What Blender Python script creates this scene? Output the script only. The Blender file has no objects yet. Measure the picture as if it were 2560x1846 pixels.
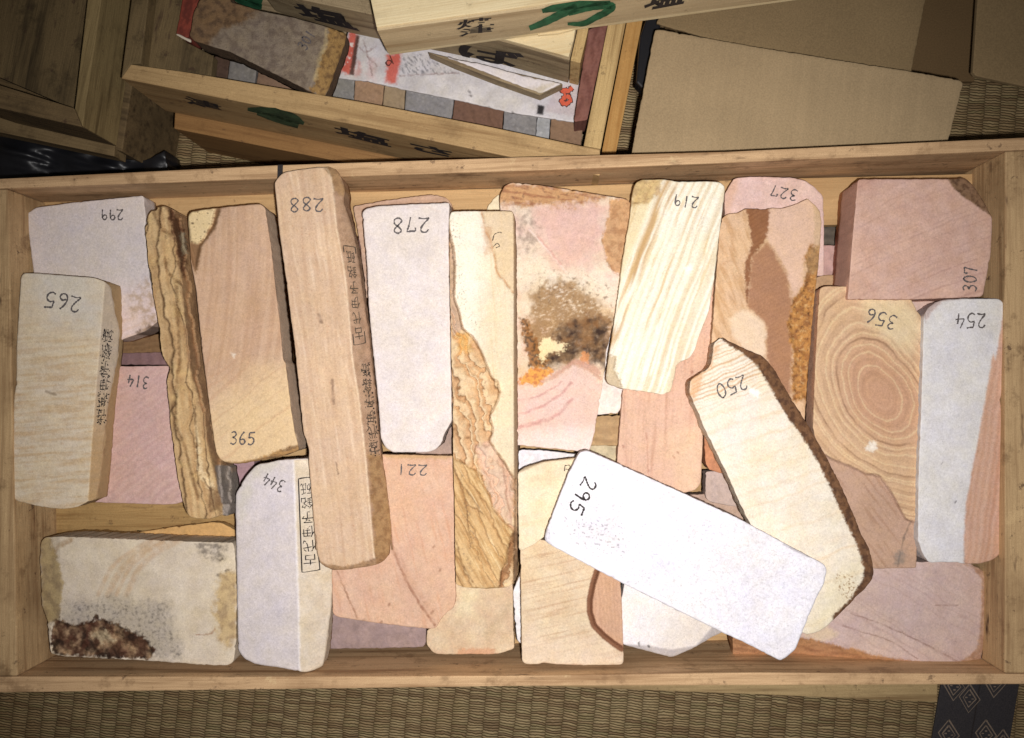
import bpy, bmesh, math, random
import numpy as np
from mathutils import Vector, Matrix
from mathutils.geometry import delaunay_2d_cdt

random.seed(7)
SC = bpy.context.scene
COL = SC.collection
# ------------------------------------------------------------------ camera, light, exposure
W, H, F = 2560.0, 1846.0, 2000.0            # photo size and focal length in photo pixels
CAM = Vector((0.0, 0.0, 0.68))              # 68 cm above the crate's rim (z = 0)
NADIR = (1375.0, 980.0)                     # where the plumb line under the camera falls in the photo
_n = Vector(((NADIR[0]-W/2)/F, -(NADIR[1]-H/2)/F, -1.0)).normalized()
ROT = _n.rotation_difference(Vector((0, 0, -1))).to_matrix()
cd = bpy.data.cameras.new('camera'); cam = bpy.data.objects.new('camera', cd); COL.objects.link(cam)
cd.sensor_width = 36.0; cd.lens = 36.0*F/W; cd.clip_start = 0.02; cd.clip_end = 50
cam.matrix_world = Matrix.Translation(CAM) @ ROT.to_4x4()
SC.camera = cam
SC.render.resolution_x = 1024; SC.render.resolution_y = 738
RN = np.array(ROT)
CN = np.array(CAM)

world = bpy.data.worlds.new('World'); SC.world = world; world.use_nodes = True
world.node_tree.nodes['Background'].inputs[0].default_value = (1.0, 0.86, 0.68, 1)
world.node_tree.nodes['Background'].inputs[1].default_value = 0.034

def ray_dir(px, py):
    px = np.asarray(px, float); py = np.asarray(py, float)
    d = np.stack([(px-W/2)/F, -(py-H/2)/F, -np.ones_like(px)], -1)
    return d @ RN.T
def P(px, py, z):
    d = ray_dir(px, py)
    s = (np.asarray(z, float)-CN[2])/d[..., 2]
    return CN + d*s[..., None]
def P1(px, py, z):
    return Vector(P(np.array([px]), np.array([py]), np.array([z]))[0])

fl = bpy.data.lights.new('flash', 'SPOT'); flash = bpy.data.objects.new('flash', fl); COL.objects.link(flash)
fl.energy = 26.5; fl.color = (1.0, 0.972, 0.945); fl.shadow_soft_size = 0.007
fl.spot_size = math.radians(109); fl.spot_blend = 1.0
flash.location = CAM + Vector((0.024, -0.022, 0.0))
flash.rotation_euler = (P1(1330, 1060, 0)-flash.location).to_track_quat('-Z', 'Y').to_euler()

SC.view_settings.view_transform = 'Standard'; SC.view_settings.look = 'None'
SC.view_settings.exposure = 0.0; SC.view_settings.gamma = 1.0
SC.view_settings.use_curve_mapping = False
SC.cycles.max_bounces = 5

# ------------------------------------------------------------------ numpy helpers (photo-pixel coordinates)
TILES = {'A1': (0, 0, 2.52), 'A2': (800, 0, 2.52), 'A3': (1500, 0, 2.14),
         'A4': (0, 380, 3.144), 'A5': (600, 380, 3.144), 'A6': (1200, 380, 3.144), 'A7': (1860, 380, 3.144),
         'A8': (0, 860, 3.144), 'B1': (600, 860, 3.144), 'B2': (1200, 860, 3.144), 'B3': (1860, 860, 3.144),
         'B4': (0, 1300, 2.994), 'B5': (600, 1300, 2.994), 'B6': (1200, 1300, 2.994), 'B7': (1860, 1300, 2.994),
         'L': (320, 500, 3.893), 'V1': (1100, 500, 3.27), 'V2': (1100, 1000, 3.27), 'R': (1260, 430, 2.336), 'FL': (1740, 480, 3.144),
         'S3': (320, 0, 3.91), 'E': (0, 0, 3.48)}
def t(k, *pts):
    ox, oy, s = TILES[k]
    return [(ox+x/s, oy+y/s) for x, y in pts]
def L(r, g, b, k=1.0):
    c = np.array([r, g, b], float)/255.0
    return np.where(c <= 0.04045, c/12.92, ((c+0.055)/1.055)**2.4)*k
PERM = np.random.RandomState(3).permutation(512)
def _h(i, j, s):
    return PERM[(PERM[(PERM[np.mod(i, 512)]+j) % 512]+s) % 512]/511.0
def vnoise(x, y, seed=0):
    """gradient noise"""
    xi = np.floor(x).astype(int); yi = np.floor(y).astype(int)
    fx = x-xi; fy = y-yi
    ux = fx*fx*fx*(fx*(fx*6-15)+10); uy = fy*fy*fy*(fy*(fy*6-15)+10)
    def g(i, j, dx, dy):
        a = _h(i, j, seed)*2*math.pi
        return np.cos(a)*dx+np.sin(a)*dy
    a = g(xi, yi, fx, fy); b = g(xi+1, yi, fx-1, fy); c = g(xi, yi+1, fx, fy-1); d = g(xi+1, yi+1, fx-1, fy-1)
    return ((a+(b-a)*ux)*(1-uy)+(c+(d-c)*ux)*uy)*1.5
def fbm(x, y, s, octv=4, seed=0):
    x = np.asarray(x, float); y = np.asarray(y, float)
    v = np.zeros_like(x); a = 1.0; tot = 0
    for o in range(octv):
        k = 2.0**o/s
        v += a*vnoise(x*k+17.3*o+seed*1.37, y*k+5.1*o+seed*2.11, seed+o*31); tot += a; a *= 0.55
    return v/tot*1.5
def aniso(x, y, ang, sl, sc, octv=4, seed=0):
    """noise stretched along direction ang (deg, y down): sl px along, sc px across"""
    a = math.radians(ang); u = x*math.cos(a)+y*math.sin(a); v = -x*math.sin(a)+y*math.cos(a)
    return fbm(u/sl, v/sc, 1.0, octv, seed)
def sstep(v, a, b):
    q = np.clip((v-a)/(b-a), 0, 1); return q*q*(3-2*q)
def mix(a, b, q):
    a = np.asarray(a, float); b = np.asarray(b, float); q = np.asarray(q, float)[..., None]
    return a+(b-a)*q
def seg_dist(x, y, pts):
    d = np.full(x.shape, 1e9)
    for (x0, y0), (x1, y1) in zip(pts[:-1], pts[1:]):
        dx, dy = x1-x0, y1-y0; l2 = dx*dx+dy*dy+1e-9
        q = np.clip(((x-x0)*dx+(y-y0)*dy)/l2, 0, 1)
        d = np.minimum(d, np.hypot(x-x0-q*dx, y-y0-q*dy))
    return d
def inside(x, y, poly):
    r = np.zeros(x.shape, bool); n = len(poly)
    for i in range(n):
        x0, y0 = poly[i]; x1, y1 = poly[(i+1) % n]
        c = ((y0 > y) != (y1 > y))
        with np.errstate(divide='ignore', invalid='ignore'):
            xx = (x1-x0)*(y-y0)/((y1-y0) if y1 != y0 else 1e-9)+x0
        r ^= c & (x < xx)
    return r
def sd(x, y, poly):
    d = seg_dist(x, y, list(poly)+[poly[0]])
    return np.where(inside(x, y, poly), -d, d)
def M(x, y, poly, soft=4, amp=4, s=16, seed=0):
    d = sd(x, y, poly)+amp*1.3*fbm(x, y, s, 4, seed)+0.9*min(amp, 4)*fbm(x, y, 5, 3, seed+2)
    return 1-sstep(d, -soft*1.2, soft*1.2)
def ln(x, y, pts, w=2.5, amp=1.5, s=12, seed=0):
    if len(pts) > 2: pts = [tuple(p) for p in smooth_path(pts, 4)]
    d = seg_dist(x+amp*fbm(x, y, s, 3, seed), y+amp*fbm(x, y, s, 3, seed+5), pts)
    return (1-sstep(d, w*0.3, w*1.3))*np.clip(0.8+0.7*fbm(x, y, 18, 3, seed+9), 0.25, 1)
def facet(x, y, poly, crease, slope):
    """how far the surface falls (m) inside poly, growing away from its crease"""
    return -np.where(inside(x, y, poly), seg_dist(x, y, crease)*slope, 0.0)
def stripes(x, y, ang, per, warp=10, ws=90, seed=0, sharp=1.0):
    a = math.radians(ang); v = -x*math.sin(a)+y*math.cos(a)
    v = v+warp*fbm(x, y, ws, 3, seed)
    q = 0.6*fbm(v/per, v*0+seed, 1.0, 3, seed)+0.5*np.sin(v/per*2*math.pi+2.2*fbm(v, v*0, per*3, 2, seed+3))
    return np.clip(0.5+0.5*q*sharp, 0, 1)
def saw(x, y, ang, per, warp, ws, seed):
    a = math.radians(ang); v = -x*math.sin(a)+y*math.cos(a)+warp*fbm(x, y, ws, 3, seed)+0.25*warp*fbm(x, y, ws/4, 2, seed+4)
    v = v/per+0.5*fbm(v/per/2, v*0, 1.0, 2, seed+7)
    return v-np.floor(v)
def ledge(f): return (1-sstep(f, 0.0, 0.16))+0.55*sstep(f, 0.9, 1.0)
def flat(c):
    c = np.asarray(c, float)
    return lambda x, y: np.broadcast_to(c, x.shape+(3,)).copy()

# ------------------------------------------------------------------ materials
def new_mat(name):
    m = bpy.data.materials.new(name); m.use_nodes = True
    return m, m.node_tree, m.node_tree.nodes['Principled BSDF']
def nd(tr, typ, **kw):
    n = tr.nodes.new(typ)
    for k, v in kw.items():
        setattr(n, k, v)
    return n
def math_n(tr, op, a, b=None):
    n = nd(tr, 'ShaderNodeMath', operation=op)
    for i, v in enumerate((a, b)):
        if v is None: continue
        if isinstance(v, (int, float)): n.inputs[i].default_value = v
        else: tr.links.new(v, n.inputs[i])
    return n.outputs[0]
def noise_n(tr, vec, scale, detail=4, rough=0.6):
    n = nd(tr, 'ShaderNodeTexNoise'); n.inputs['Scale'].default_value = scale
    n.inputs['Detail'].default_value = detail; n.inputs['Roughness'].default_value = rough
    tr.links.new(vec, n.inputs['Vector']); return n.outputs['Fac']
def ramp(tr, fac, stops):
    r = nd(tr, 'ShaderNodeValToRGB'); e = r.color_ramp.elements
    while len(e) < len(stops): e.new(0.5)
    for el, (p, c) in zip(e, stops):
        el.position = p; el.color = (c[0], c[1], c[2], 1)
    tr.links.new(fac, r.inputs[0]); return r.outputs[0]
def mixc(tr, fac, a, b, mode='MIX'):
    n = nd(tr, 'ShaderNodeMix', data_type='RGBA', blend_type=mode)
    for s, v in ((n.inputs[0], fac), (n.inputs[6], a), (n.inputs[7], b)):
        if isinstance(v, (int, float)): s.default_value = v
        elif isinstance(v, (tuple, list, np.ndarray)): s.default_value = (v[0], v[1], v[2], 1)
        else: tr.links.new(v, s)
    return n.outputs[2]
def bump(tr, bsdf, h, strength, dist):
    b = nd(tr, 'ShaderNodeBump'); b.inputs['Strength'].default_value = strength; b.inputs['Distance'].default_value = dist
    tr.links.new(h, b.inputs['Height']); tr.links.new(b.outputs[0], bsdf.inputs['Normal'])

def stone_mat(name, grain=0.16, bump_d=0.0006, rough=0.85, speck=0.35, spec=0.25):
    m, tr, b = new_mat(name)
    tc = nd(tr, 'ShaderNodeTexCoord').outputs['Object']
    col = nd(tr, 'ShaderNodeAttribute', attribute_name='Col').outputs['Color']
    n1 = noise_n(tr, tc, 900, 3, 0.7); n2 = noise_n(tr, tc, 240, 4, 0.65); n3 = noise_n(tr, tc, 420, 2, 0.5)
    g = math_n(tr, 'ADD', math_n(tr, 'MULTIPLY', math_n(tr, 'SUBTRACT', n1, 0.5), grain*2.4),
               math_n(tr, 'MULTIPLY', math_n(tr, 'SUBTRACT', n2, 0.5), grain*1.2))
    g = math_n(tr, 'ADD', g, 1.0)
    comb = nd(tr, 'ShaderNodeCombineColor')
    for i in range(3): tr.links.new(g, comb.inputs[i])
    c1 = mixc(tr, 1.0, col, comb.outputs[0], 'MULTIPLY')
    sp = ramp(tr, n3, [(0.24, (1, 1, 1)), (0.30, (0, 0, 0))])
    c2 = mixc(tr, math_n(tr, 'MULTIPLY', sp, speck), c1, (0.10, 0.065, 0.045))
    tr.links.new(c2, b.inputs['Base Color'])
    b.inputs['Roughness'].default_value = rough; b.inputs['Specular IOR Level'].default_value = spec
    bump(tr, b, math_n(tr, 'ADD', n1, n2), 0.5, bump_d)
    return m
STONE = stone_mat('honing_stone', 0.17, 0.0005, 0.85, 0.16)
ROUGHSTONE = stone_mat('raw_stone_skin', 0.26, 0.0016, 0.9, 0.5, 0.2)
PAPER = stone_mat('printed_paper', 0.07, 0.0001, 0.55, 0.05, 0.4)

def plain_mat(name, col, rough=0.8, var=0.15, scale=300, bd=0.0003, spec=0.3):
    m, tr, b = new_mat(name)
    tc = nd(tr, 'ShaderNodeTexCoord').outputs['Object']
    n = noise_n(tr, tc, scale, 4)
    c = np.asarray(col)
    tr.links.new(ramp(tr, n, [(0.3, c*(1-var)), (0.7, np.minimum(c*(1+var), 1))]), b.inputs['Base Color'])
    b.inputs['Roughness'].default_value = rough; b.inputs['Specular IOR Level'].default_value = spec
    bump(tr, b, n, 0.4, bd); return m
PENCIL = plain_mat('pencil_graphite', (0.115, 0.10, 0.10), 0.6, 0.4, 1500)
INK = plain_mat('black_ink', (0.028, 0.022, 0.022), 0.7, 0.4, 900)
FAINT = plain_mat('faded_ink', (0.10, 0.075, 0.055), 0.8, 0.4, 900)
GREEN = plain_mat('green_ink', (0.022, 0.11, 0.05), 0.7, 0.45, 120)

def wood_mat(name, base, dark, ang=0.0, grain=0.75, stain=0.35, stain_c=(0.06, 0.03, 0.02), rough=0.7, dirt=0.0, across=110):
    """long soft grain along ang (deg, world xy); stains are patches with a shape of their own"""
    m, tr, b = new_mat(name)
    tc = nd(tr, 'ShaderNodeTexCoord').outputs['Object']
    mp = nd(tr, 'ShaderNodeMapping', vector_type='TEXTURE'); mp.inputs['Rotation'].default_value = (0, 0, math.radians(ang))
    tr.links.new(tc, mp.inputs['Vector'])
    st = nd(tr, 'ShaderNodeMapping'); st.inputs['Scale'].default_value = (5, across, across)
    tr.links.new(mp.outputs[0], st.inputs['Vector'])
    n1 = noise_n(tr, st.outputs[0], 1.0, 6, 0.65)
    st2 = nd(tr, 'ShaderNodeMapping'); st2.inputs['Scale'].default_value = (30, 900, 900)
    tr.links.new(mp.outputs[0], st2.inputs['Vector'])
    n2 = noise_n(tr, st2.outputs[0], 1.0, 3, 0.6)
    n3 = noise_n(tr, tc, 9, 5, 0.7)
    st3 = nd(tr, 'ShaderNodeMapping'); st3.inputs['Scale'].default_value = (14, 60, 60)
    tr.links.new(mp.outputs[0], st3.inputs['Vector'])
    n4 = noise_n(tr, st3.outputs[0], 1.0, 4, 0.7)
    base = np.asarray(base); dark = np.asarray(dark)
    c = ramp(tr, n1, [(0.32, dark), (0.5, base*0.93), (0.7, np.minimum(base*1.08, 1))])
    c = mixc(tr, math_n(tr, 'MULTIPLY', ramp(tr, n2, [(0.35, (1, 1, 1)), (0.6, (0, 0, 0))]), 0.35*grain), c, dark)
    c = mixc(tr, math_n(tr, 'MULTIPLY', ramp(tr, n3, [(0.50, (0, 0, 0)), (0.78, (1, 1, 1))]), stain), c, dark*0.8)
    c = mixc(tr, math_n(tr, 'MULTIPLY', ramp(tr, n4, [(0.62, (0, 0, 0)), (0.72, (1, 1, 1))]), stain*1.4), c, stain_c)
    n6 = noise_n(tr, tc, 34, 5, 0.75); n7 = noise_n(tr, tc, 75, 4, 0.7)
    c = mixc(tr, math_n(tr, 'MULTIPLY', ramp(tr, n6, [(0.545, (0, 0, 0)), (0.67, (1, 1, 1))]), 0.75*stain+0.1), c, dark*0.6)
    c = mixc(tr, math_n(tr, 'MULTIPLY', ramp(tr, n7, [(0.635, (0, 0, 0)), (0.69, (1, 1, 1))]), 0.3+0.6*stain), c, stain_c)
    c = mixc(tr, math_n(tr, 'MULTIPLY', ramp(tr, n6, [(0.31, (1, 1, 1)), (0.38, (0, 0, 0))]), 0.4), c, np.minimum(base*1.35, 0.8))
    n5 = noise_n(tr, tc, 1300, 2, 0.6)
    c = mixc(tr, math_n(tr, 'MULTIPLY', ramp(tr, n5, [(0.3, (1, 1, 1)), (0.6, (0, 0, 0))]), 0.38), c, dark)
    tr.links.new(c, b.inputs['Base Color'])
    b.inputs['Roughness'].default_value = rough; b.inputs['Specular IOR Level'].default_value = 0.3
    bump(tr, b, math_n(tr, 'ADD', n2, n1), 0.5, 0.0006)
    return m
CW, CD = L(216, 180, 138), L(146, 110, 76)
WOOD_X = wood_mat('crate_wood_lengthwise', CW, CD, 1.5, stain=0.55)
WOOD_IN = wood_mat('crate_wood_board', L(204, 168, 120), L(172, 136, 92), 1.5, stain=0.15)
WOOD_Y = wood_mat('crate_wood_crosswise', L(206, 174, 130), L(146, 112, 78), 90, stain=0.75)
WOOD_OLD = wood_mat('old_dark_wood', L(126, 104, 72), L(70, 55, 36), -14, stain=0.6, rough=0.75)
WOOD_OLDV = wood_mat('old_dark_wood_upright', L(124, 104, 72), L(64, 52, 34), 79, stain=0.6, across=70)
WOOD_ORANGE = wood_mat('orange_wood', L(160, 120, 74), L(120, 84, 48), -11.5, stain=0.25)
WOOD_TAN = wood_mat('tan_wood', L(190, 158, 112), L(140, 108, 70), -11.5, stain=0.35)
WOOD_TANV = wood_mat('tan_wood_upright', L(205, 175, 122), L(140, 108, 66), 80, stain=0.2, across=160)
WOOD_PALE = wood_mat('pale_new_wood', L(230, 212, 172), L(204, 176, 128), 8, stain=0.12)
WOOD_GREY = wood_mat('weathered_wood', L(170, 150, 118), L(110, 92, 68), -12.5, stain=0.3)

def cardboard_mat(name, c, ang, lines=0.0):
    m, tr, b = new_mat(name)
    tc = nd(tr, 'ShaderNodeTexCoord').outputs['Object']
    mp = nd(tr, 'ShaderNodeMapping', vector_type='TEXTURE'); mp.inputs['Rotation'].default_value = (0, 0, math.radians(ang))
    tr.links.new(tc, mp.inputs['Vector'])
    st = nd(tr, 'ShaderNodeMapping'); st.inputs['Scale'].default_value = (1.2, 260, 1)
    tr.links.new(mp.outputs[0], st.inputs['Vector'])
    n1 = noise_n(tr, st.outputs[0], 1.0, 3, 0.5); n2 = noise_n(tr, tc, 700, 3, 0.6); n3 = noise_n(tr, tc, 14, 4, 0.6)
    c = np.asarray(c)
    q = math_n(tr, 'ADD', math_n(tr, 'MULTIPLY', n1, lines), math_n(tr, 'ADD', math_n(tr, 'MULTIPLY', n2, 0.72-lines), math_n(tr, 'MULTIPLY', n3, 0.28)))
    tr.links.new(ramp(tr, q, [(0.36, c*0.84), (0.64, np.minimum(c*1.14, 1))]), b.inputs['Base Color'])
    b.inputs['Roughness'].default_value = 0.85; b.inputs['Specular IOR Level'].default_value = 0.2
    bump(tr, b, math_n(tr, 'ADD', math_n(tr, 'MULTIPLY', n1, lines*4), math_n(tr, 'MULTIPLY', n2, 0.3)), 0.35, 0.0012); return m

def tatami_mat():
    m, tr, b = new_mat('tatami_weave')
    tc = nd(tr, 'ShaderNodeTexCoord').outputs['Object']
    mp = nd(tr, 'ShaderNodeMapping', vector_type='TEXTURE'); mp.inputs['Rotation'].default_value = (0, 0, math.radians(-5.5))
    tr.links.new(tc, mp.inputs['Vector'])
    wob = noise_n(tr, mp.outputs[0], 60, 3, 0.6)
    sx = nd(tr, 'ShaderNodeSeparateXYZ'); tr.links.new(mp.outputs[0], sx.inputs[0])
    u = math_n(tr, 'DIVIDE', math_n(tr, 'ADD', sx.outputs[0], math_n(tr, 'MULTIPLY', wob, 0.004)), 0.0168)
    cell = math_n(tr, 'FLOOR', u); f = math_n(tr, 'FRACT', u)
    v = math_n(tr, 'DIVIDE', math_n(tr, 'ADD', sx.outputs[1], math_n(tr, 'MULTIPLY', wob, 0.006)), 0.0028)
    v = math_n(tr, 'ADD', v, math_n(tr, 'MULTIPLY', math_n(tr, 'MODULO', cell, 2.0), 0.5))
    row = math_n(tr, 'FLOOR', v); g = math_n(tr, 'FRACT', v)
    straw = math_n(tr, 'SINE', math_n(tr, 'MULTIPLY', g, math.pi))
    colp = math_n(tr, 'POWER', math_n(tr, 'SINE', math_n(tr, 'MULTIPLY', f, math.pi)), 0.45)
    cx = nd(tr, 'ShaderNodeCombineXYZ'); tr.links.new(cell, cx.inputs[0]); tr.links.new(row, cx.inputs[1])
    wn = nd(tr, 'ShaderNodeTexWhiteNoise', noise_dimensions='2D'); tr.links.new(cx.outputs[0], wn.inputs['Vector'])
    big = noise_n(tr, tc, 16, 4, 0.6)
    c = ramp(tr, wn.outputs['Value'], [(0.0, L(132, 108, 78)), (0.3, L(160, 136, 100)), (0.7, L(178, 156, 116)), (1.0, L(146, 130, 92))])
    c = mixc(tr, math_n(tr, 'MULTIPLY', ramp(tr, big, [(0.45, (0, 0, 0)), (0.7, (1, 1, 1))]), 0.35), c, L(150, 116, 76))
    groove = math_n(tr, 'MULTIPLY', math_n(tr, 'POWER', straw, 0.5), math_n(tr, 'ADD', 0.35, math_n(tr, 'MULTIPLY', colp, 0.65)))
    c = mixc(tr, math_n(tr, 'SUBTRACT', 1.0, groove), c, L(70, 54, 30))
    tr.links.new(c, b.inputs['Base Color']); b.inputs['Roughness'].default_value = 0.6; b.inputs['Specular IOR Level'].default_value = 0.3
    bump(tr, b, groove, 0.9, 0.0018); return m

# ------------------------------------------------------------------ object helpers
def link(name, me, mat, parent=None, loc=None):
    o = bpy.data.objects.new(name, me); COL.objects.link(o)
    if mat is not None and not me.materials: me.materials.append(mat)
    if parent is not None: o.parent = parent
    return o
def tag(o, label=None, cat=None, group=None, kind=None):
    if label: o['label'] = label
    if cat: o['category'] = cat
    if group: o['group'] = group
    if kind: o['kind'] = kind
    return o
def empty(name, loc, label, cat, group=None):
    o = bpy.data.objects.new(name, None); COL.objects.link(o); o.location = loc; o.empty_display_size = 0.02
    return tag(o, label, cat, group)
def recenter(co, parent):
    """mesh coordinates relative to the object's own origin"""
    if parent is not None:
        par = Vector(parent.location)
        return co-np.array(par), (0, 0, 0)
    c = np.array([co[:, 0].mean(), co[:, 1].mean(), co[:, 2].min()])
    return co-c, c
def finish(name, co, faces, mat, parent=None, smooth=False, cols=None, bev=0.0):
    co = np.asarray(co, float)
    co, loc = recenter(co, parent)
    me = bpy.data.meshes.new(name); me.from_pydata(co.tolist(), [], faces); me.update()
    if cols is not None:
        a = me.color_attributes.new('Col', 'FLOAT_COLOR', 'POINT')
        lum = (cols @ np.array([0.3, 0.59, 0.11]))[:, None]
        cols = lum+(cols-lum)*0.93
        c4 = np.ones((len(co), 4)); c4[:, :3] = np.clip(cols, 0.004, 0.92)
        a.data.foreach_set('color', c4.ravel())
    if smooth: me.polygons.foreach_set('use_smooth', [True]*len(me.polygons))
    if bev > 0:
        bm = bmesh.new(); bm.from_mesh(me)
        bmesh.ops.recalc_face_normals(bm, faces=bm.faces)
        bmesh.ops.bevel(bm, geom=list(bm.edges), offset=bev, segments=2, affect='EDGES', profile=0.6, clamp_overlap=True)
        bm.to_mesh(me); bm.free()
    o = link(name, me, mat, parent)
    if parent is None: o.location = loc
    return o
def prism(name, poly, z1, z0, mat, parent=None, bev=0.0008, ztop=None):
    """a board or block: outline in photo pixels at height z1 (or one height per corner), straight down to z0"""
    x = np.array([p[0] for p in poly], float); y = np.array([p[1] for p in poly], float)
    zt = np.full(len(poly), z1) if ztop is None else np.array(ztop, float)
    top = P(x, y, zt)
    a = 0.5*np.sum(top[:, 0]*np.roll(top[:, 1], -1)-np.roll(top[:, 0], -1)*top[:, 1])
    if a < 0: top = top[::-1]
    bot = top.copy(); bot[:, 2] = z0
    n = len(top)
    faces = [list(range(n)), list(range(2*n-1, n-1, -1))]
    faces += [[i, n+i, n+(i+1) % n, (i+1) % n] for i in range(n)]
    return finish(name, np.vstack([top, bot]), faces, mat, parent, bev=bev)

def resample(poly, step, jit, seed):
    out = []
    n = len(poly)
    for i in range(n):
        a = np.array(poly[i], float); b = np.array(poly[(i+1) % n], float)
        k = max(1, int(round(np.linalg.norm(b-a)/step)))
        for j in range(k): out.append(a+(b-a)*j/k)
    p = np.array(out)
    a = 0.5*np.sum(p[:, 0]*np.roll(p[:, 1], -1)-np.roll(p[:, 0], -1)*p[:, 1])
    if a < 0: p = p[::-1]
    q = (np.roll(p, 1, 0)+2*p+np.roll(p, -1, 0))/4.0       # ease the corners
    tg = np.roll(q, -1, 0)-np.roll(q, 1, 0); tg /= np.linalg.norm(tg, axis=1)[:, None]+1e-9
    nm = np.stack([-tg[:, 1], tg[:, 0]], -1)              # inward for this orientation (y down, positive area)
    q = q+nm*(jit*fbm(q[:, 0], q[:, 1], 14, 4, seed)+jit*5*np.maximum(0, fbm(q[:, 0], q[:, 1], 16, 2, seed+21)-0.55))[:, None]
    return q, nm
SEED = [11]
def slab(name, poly, z, th, colf, parent=None, hf=None, tilt=(0, 0), side=None, r=0.0007, sp=3.0, jit=1.0, mat=None, step=6.0, gr=1.0):
    """a slab of stone: outline and colour map in photo pixels on its own top surface, real thickness below"""
    SEED[0] += 7; seed = SEED[0] % 400
    ring, nm = resample(poly, step, jit, seed)
    cx, cy = ring.mean(0)
    def zf(x, y):
        x = np.asarray(x, float); y = np.asarray(y, float)
        v = z+tilt[0]*(x-cx)+tilt[1]*(y-cy)
        if hf is not None: v = v+hf(x, y)
        return v
    rp = r*2900.0
    inner = ring+nm*rp
    x0, y0 = inner.min(0); x1, y1 = inner.max(0)
    gx = []; row = 0; yy = y0
    while yy < y1:
        xs = np.arange(x0+(sp/2 if row % 2 else 0), x1, sp)
        gx.append(np.stack([xs, np.full(len(xs), yy)], -1)); yy += sp*0.87; row += 1
    g = np.concatenate(gx)
    g += np.random.RandomState(seed).uniform(-0.12, 0.12, g.shape)*sp
    s_ = sd(g[:, 0], g[:, 1], [tuple(p) for p in inner])
    g = g[s_ < -sp*0.55]
    n = len(inner)
    pts = np.vstack([inner, g])
    verts, edges, faces, ov, oe, of = delaunay_2d_cdt([Vector(((p[0]-cx)/100, (p[1]-cy)/100)) for p in pts], [], [list(range(n))], 1, 1e-6)
    vx = np.array([(v.x*100+cx, v.y*100+cy) for v in verts])
    imap = {}
    for k, lst in enumerate(ov):
        for q in lst: imap[q] = k
    top = P(vx[:, 0], vx[:, 1], zf(vx[:, 0], vx[:, 1]))
    grain = np.random.RandomState(seed+1).normal(0, 1, len(vx))
    mott = 1+gr*(0.05*grain+0.05*fbm(vx[:, 0], vx[:, 1], 7, 3, seed+4)+0.05*fbm(vx[:, 0], vx[:, 1], 34, 4, seed+8))
    hue = gr*(0.030*fbm(vx[:, 0], vx[:, 1], 26, 3, seed+12)+0.030*fbm(vx[:, 0], vx[:, 1], 120, 2, seed+15))
    mott = mott+gr*0.05*fbm(vx[:, 0], vx[:, 1], 150, 3, seed+18)
    ctop = colf(vx[:, 0], vx[:, 1])*mott[:, None]*np.stack([1+0.5*hue, 1+0.2*hue, 1-1.6*hue], -1)
    F_ = []
    for f in faces:
        a, b_, c = [top[i] for i in f]
        crs = (b_[0]-a[0])*(c[1]-a[1])-(c[0]-a[0])*(b_[1]-a[1])
        F_.append(list(f) if crs > 0 else list(f)[::-1])
    co = [top]; cols = [ctop]; nv = len(top)
    prev = [imap.get(i, 0) for i in range(n)]
    zr = zf(ring[:, 0], ring[:, 1])
    zb = min(z-th, float(zr.min())-0.003)
    cring = colf(ring[:, 0], ring[:, 1])
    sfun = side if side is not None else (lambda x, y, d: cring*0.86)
    mid = ring+nm*rp*0.29
    base = P(ring[:, 0], ring[:, 1], zr-r)
    wn = np.stack([nm[:, 0], -nm[:, 1]], -1)
    levels = [('m', 0), ('o', 0)]+[('d', k) for k in (0.04, 0.25, 0.5, 0.75, 1.0)]
    for kind, k in levels:
        if kind == 'm': c = P(mid[:, 0], mid[:, 1], zr-0.29*r); cc = cring
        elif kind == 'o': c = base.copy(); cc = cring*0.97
        else:
            c = base.copy(); c[:, 2] = base[:, 2]+(zb-base[:, 2])*k
            j = 0.0007*fbm(ring[:, 0]+k*300, ring[:, 1]+k*170, 18, 3, seed+3)+0.0006*k
            c[:, :2] += wn*j[:, None]
            cc = sfun(ring[:, 0], ring[:, 1], k)
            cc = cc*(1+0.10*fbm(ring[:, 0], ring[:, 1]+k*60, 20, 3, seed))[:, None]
        if kind == 'o': rim0 = nv
        cur = list(range(nv, nv+n)); co.append(c); cols.append(cc); nv += n
        for i in range(n):
            i2 = (i+1) % n
            F_.append([prev[i], prev[i2], cur[i2], cur[i]])
        prev = cur
    F_.append(prev[:])
    co = np.vstack(co); cols = np.vstack(cols)
    # side quads: make them face outwards
    q0 = F_[len(faces)]
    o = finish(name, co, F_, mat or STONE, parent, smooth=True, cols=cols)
    bm = bmesh.new(); bm.from_mesh(o.data); bmesh.ops.recalc_face_normals(bm, faces=bm.faces)
    for e in bm.edges:
        a, b = e.verts[0].index, e.verts[1].index
        if rim0 <= a < rim0+n and rim0 <= b < rim0+n: e.smooth = False
    bm.to_mesh(o.data); bm.free()
    return o, zf

CR = 'whetstones heaped in the big wooden crate'
def stone(label, poly, z, th, colf, **kw):
    o, zf = slab('whetstone', poly, z, th, colf, **kw)
    tag(o, label, 'whetstone', CR)
    return o, zf

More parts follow.
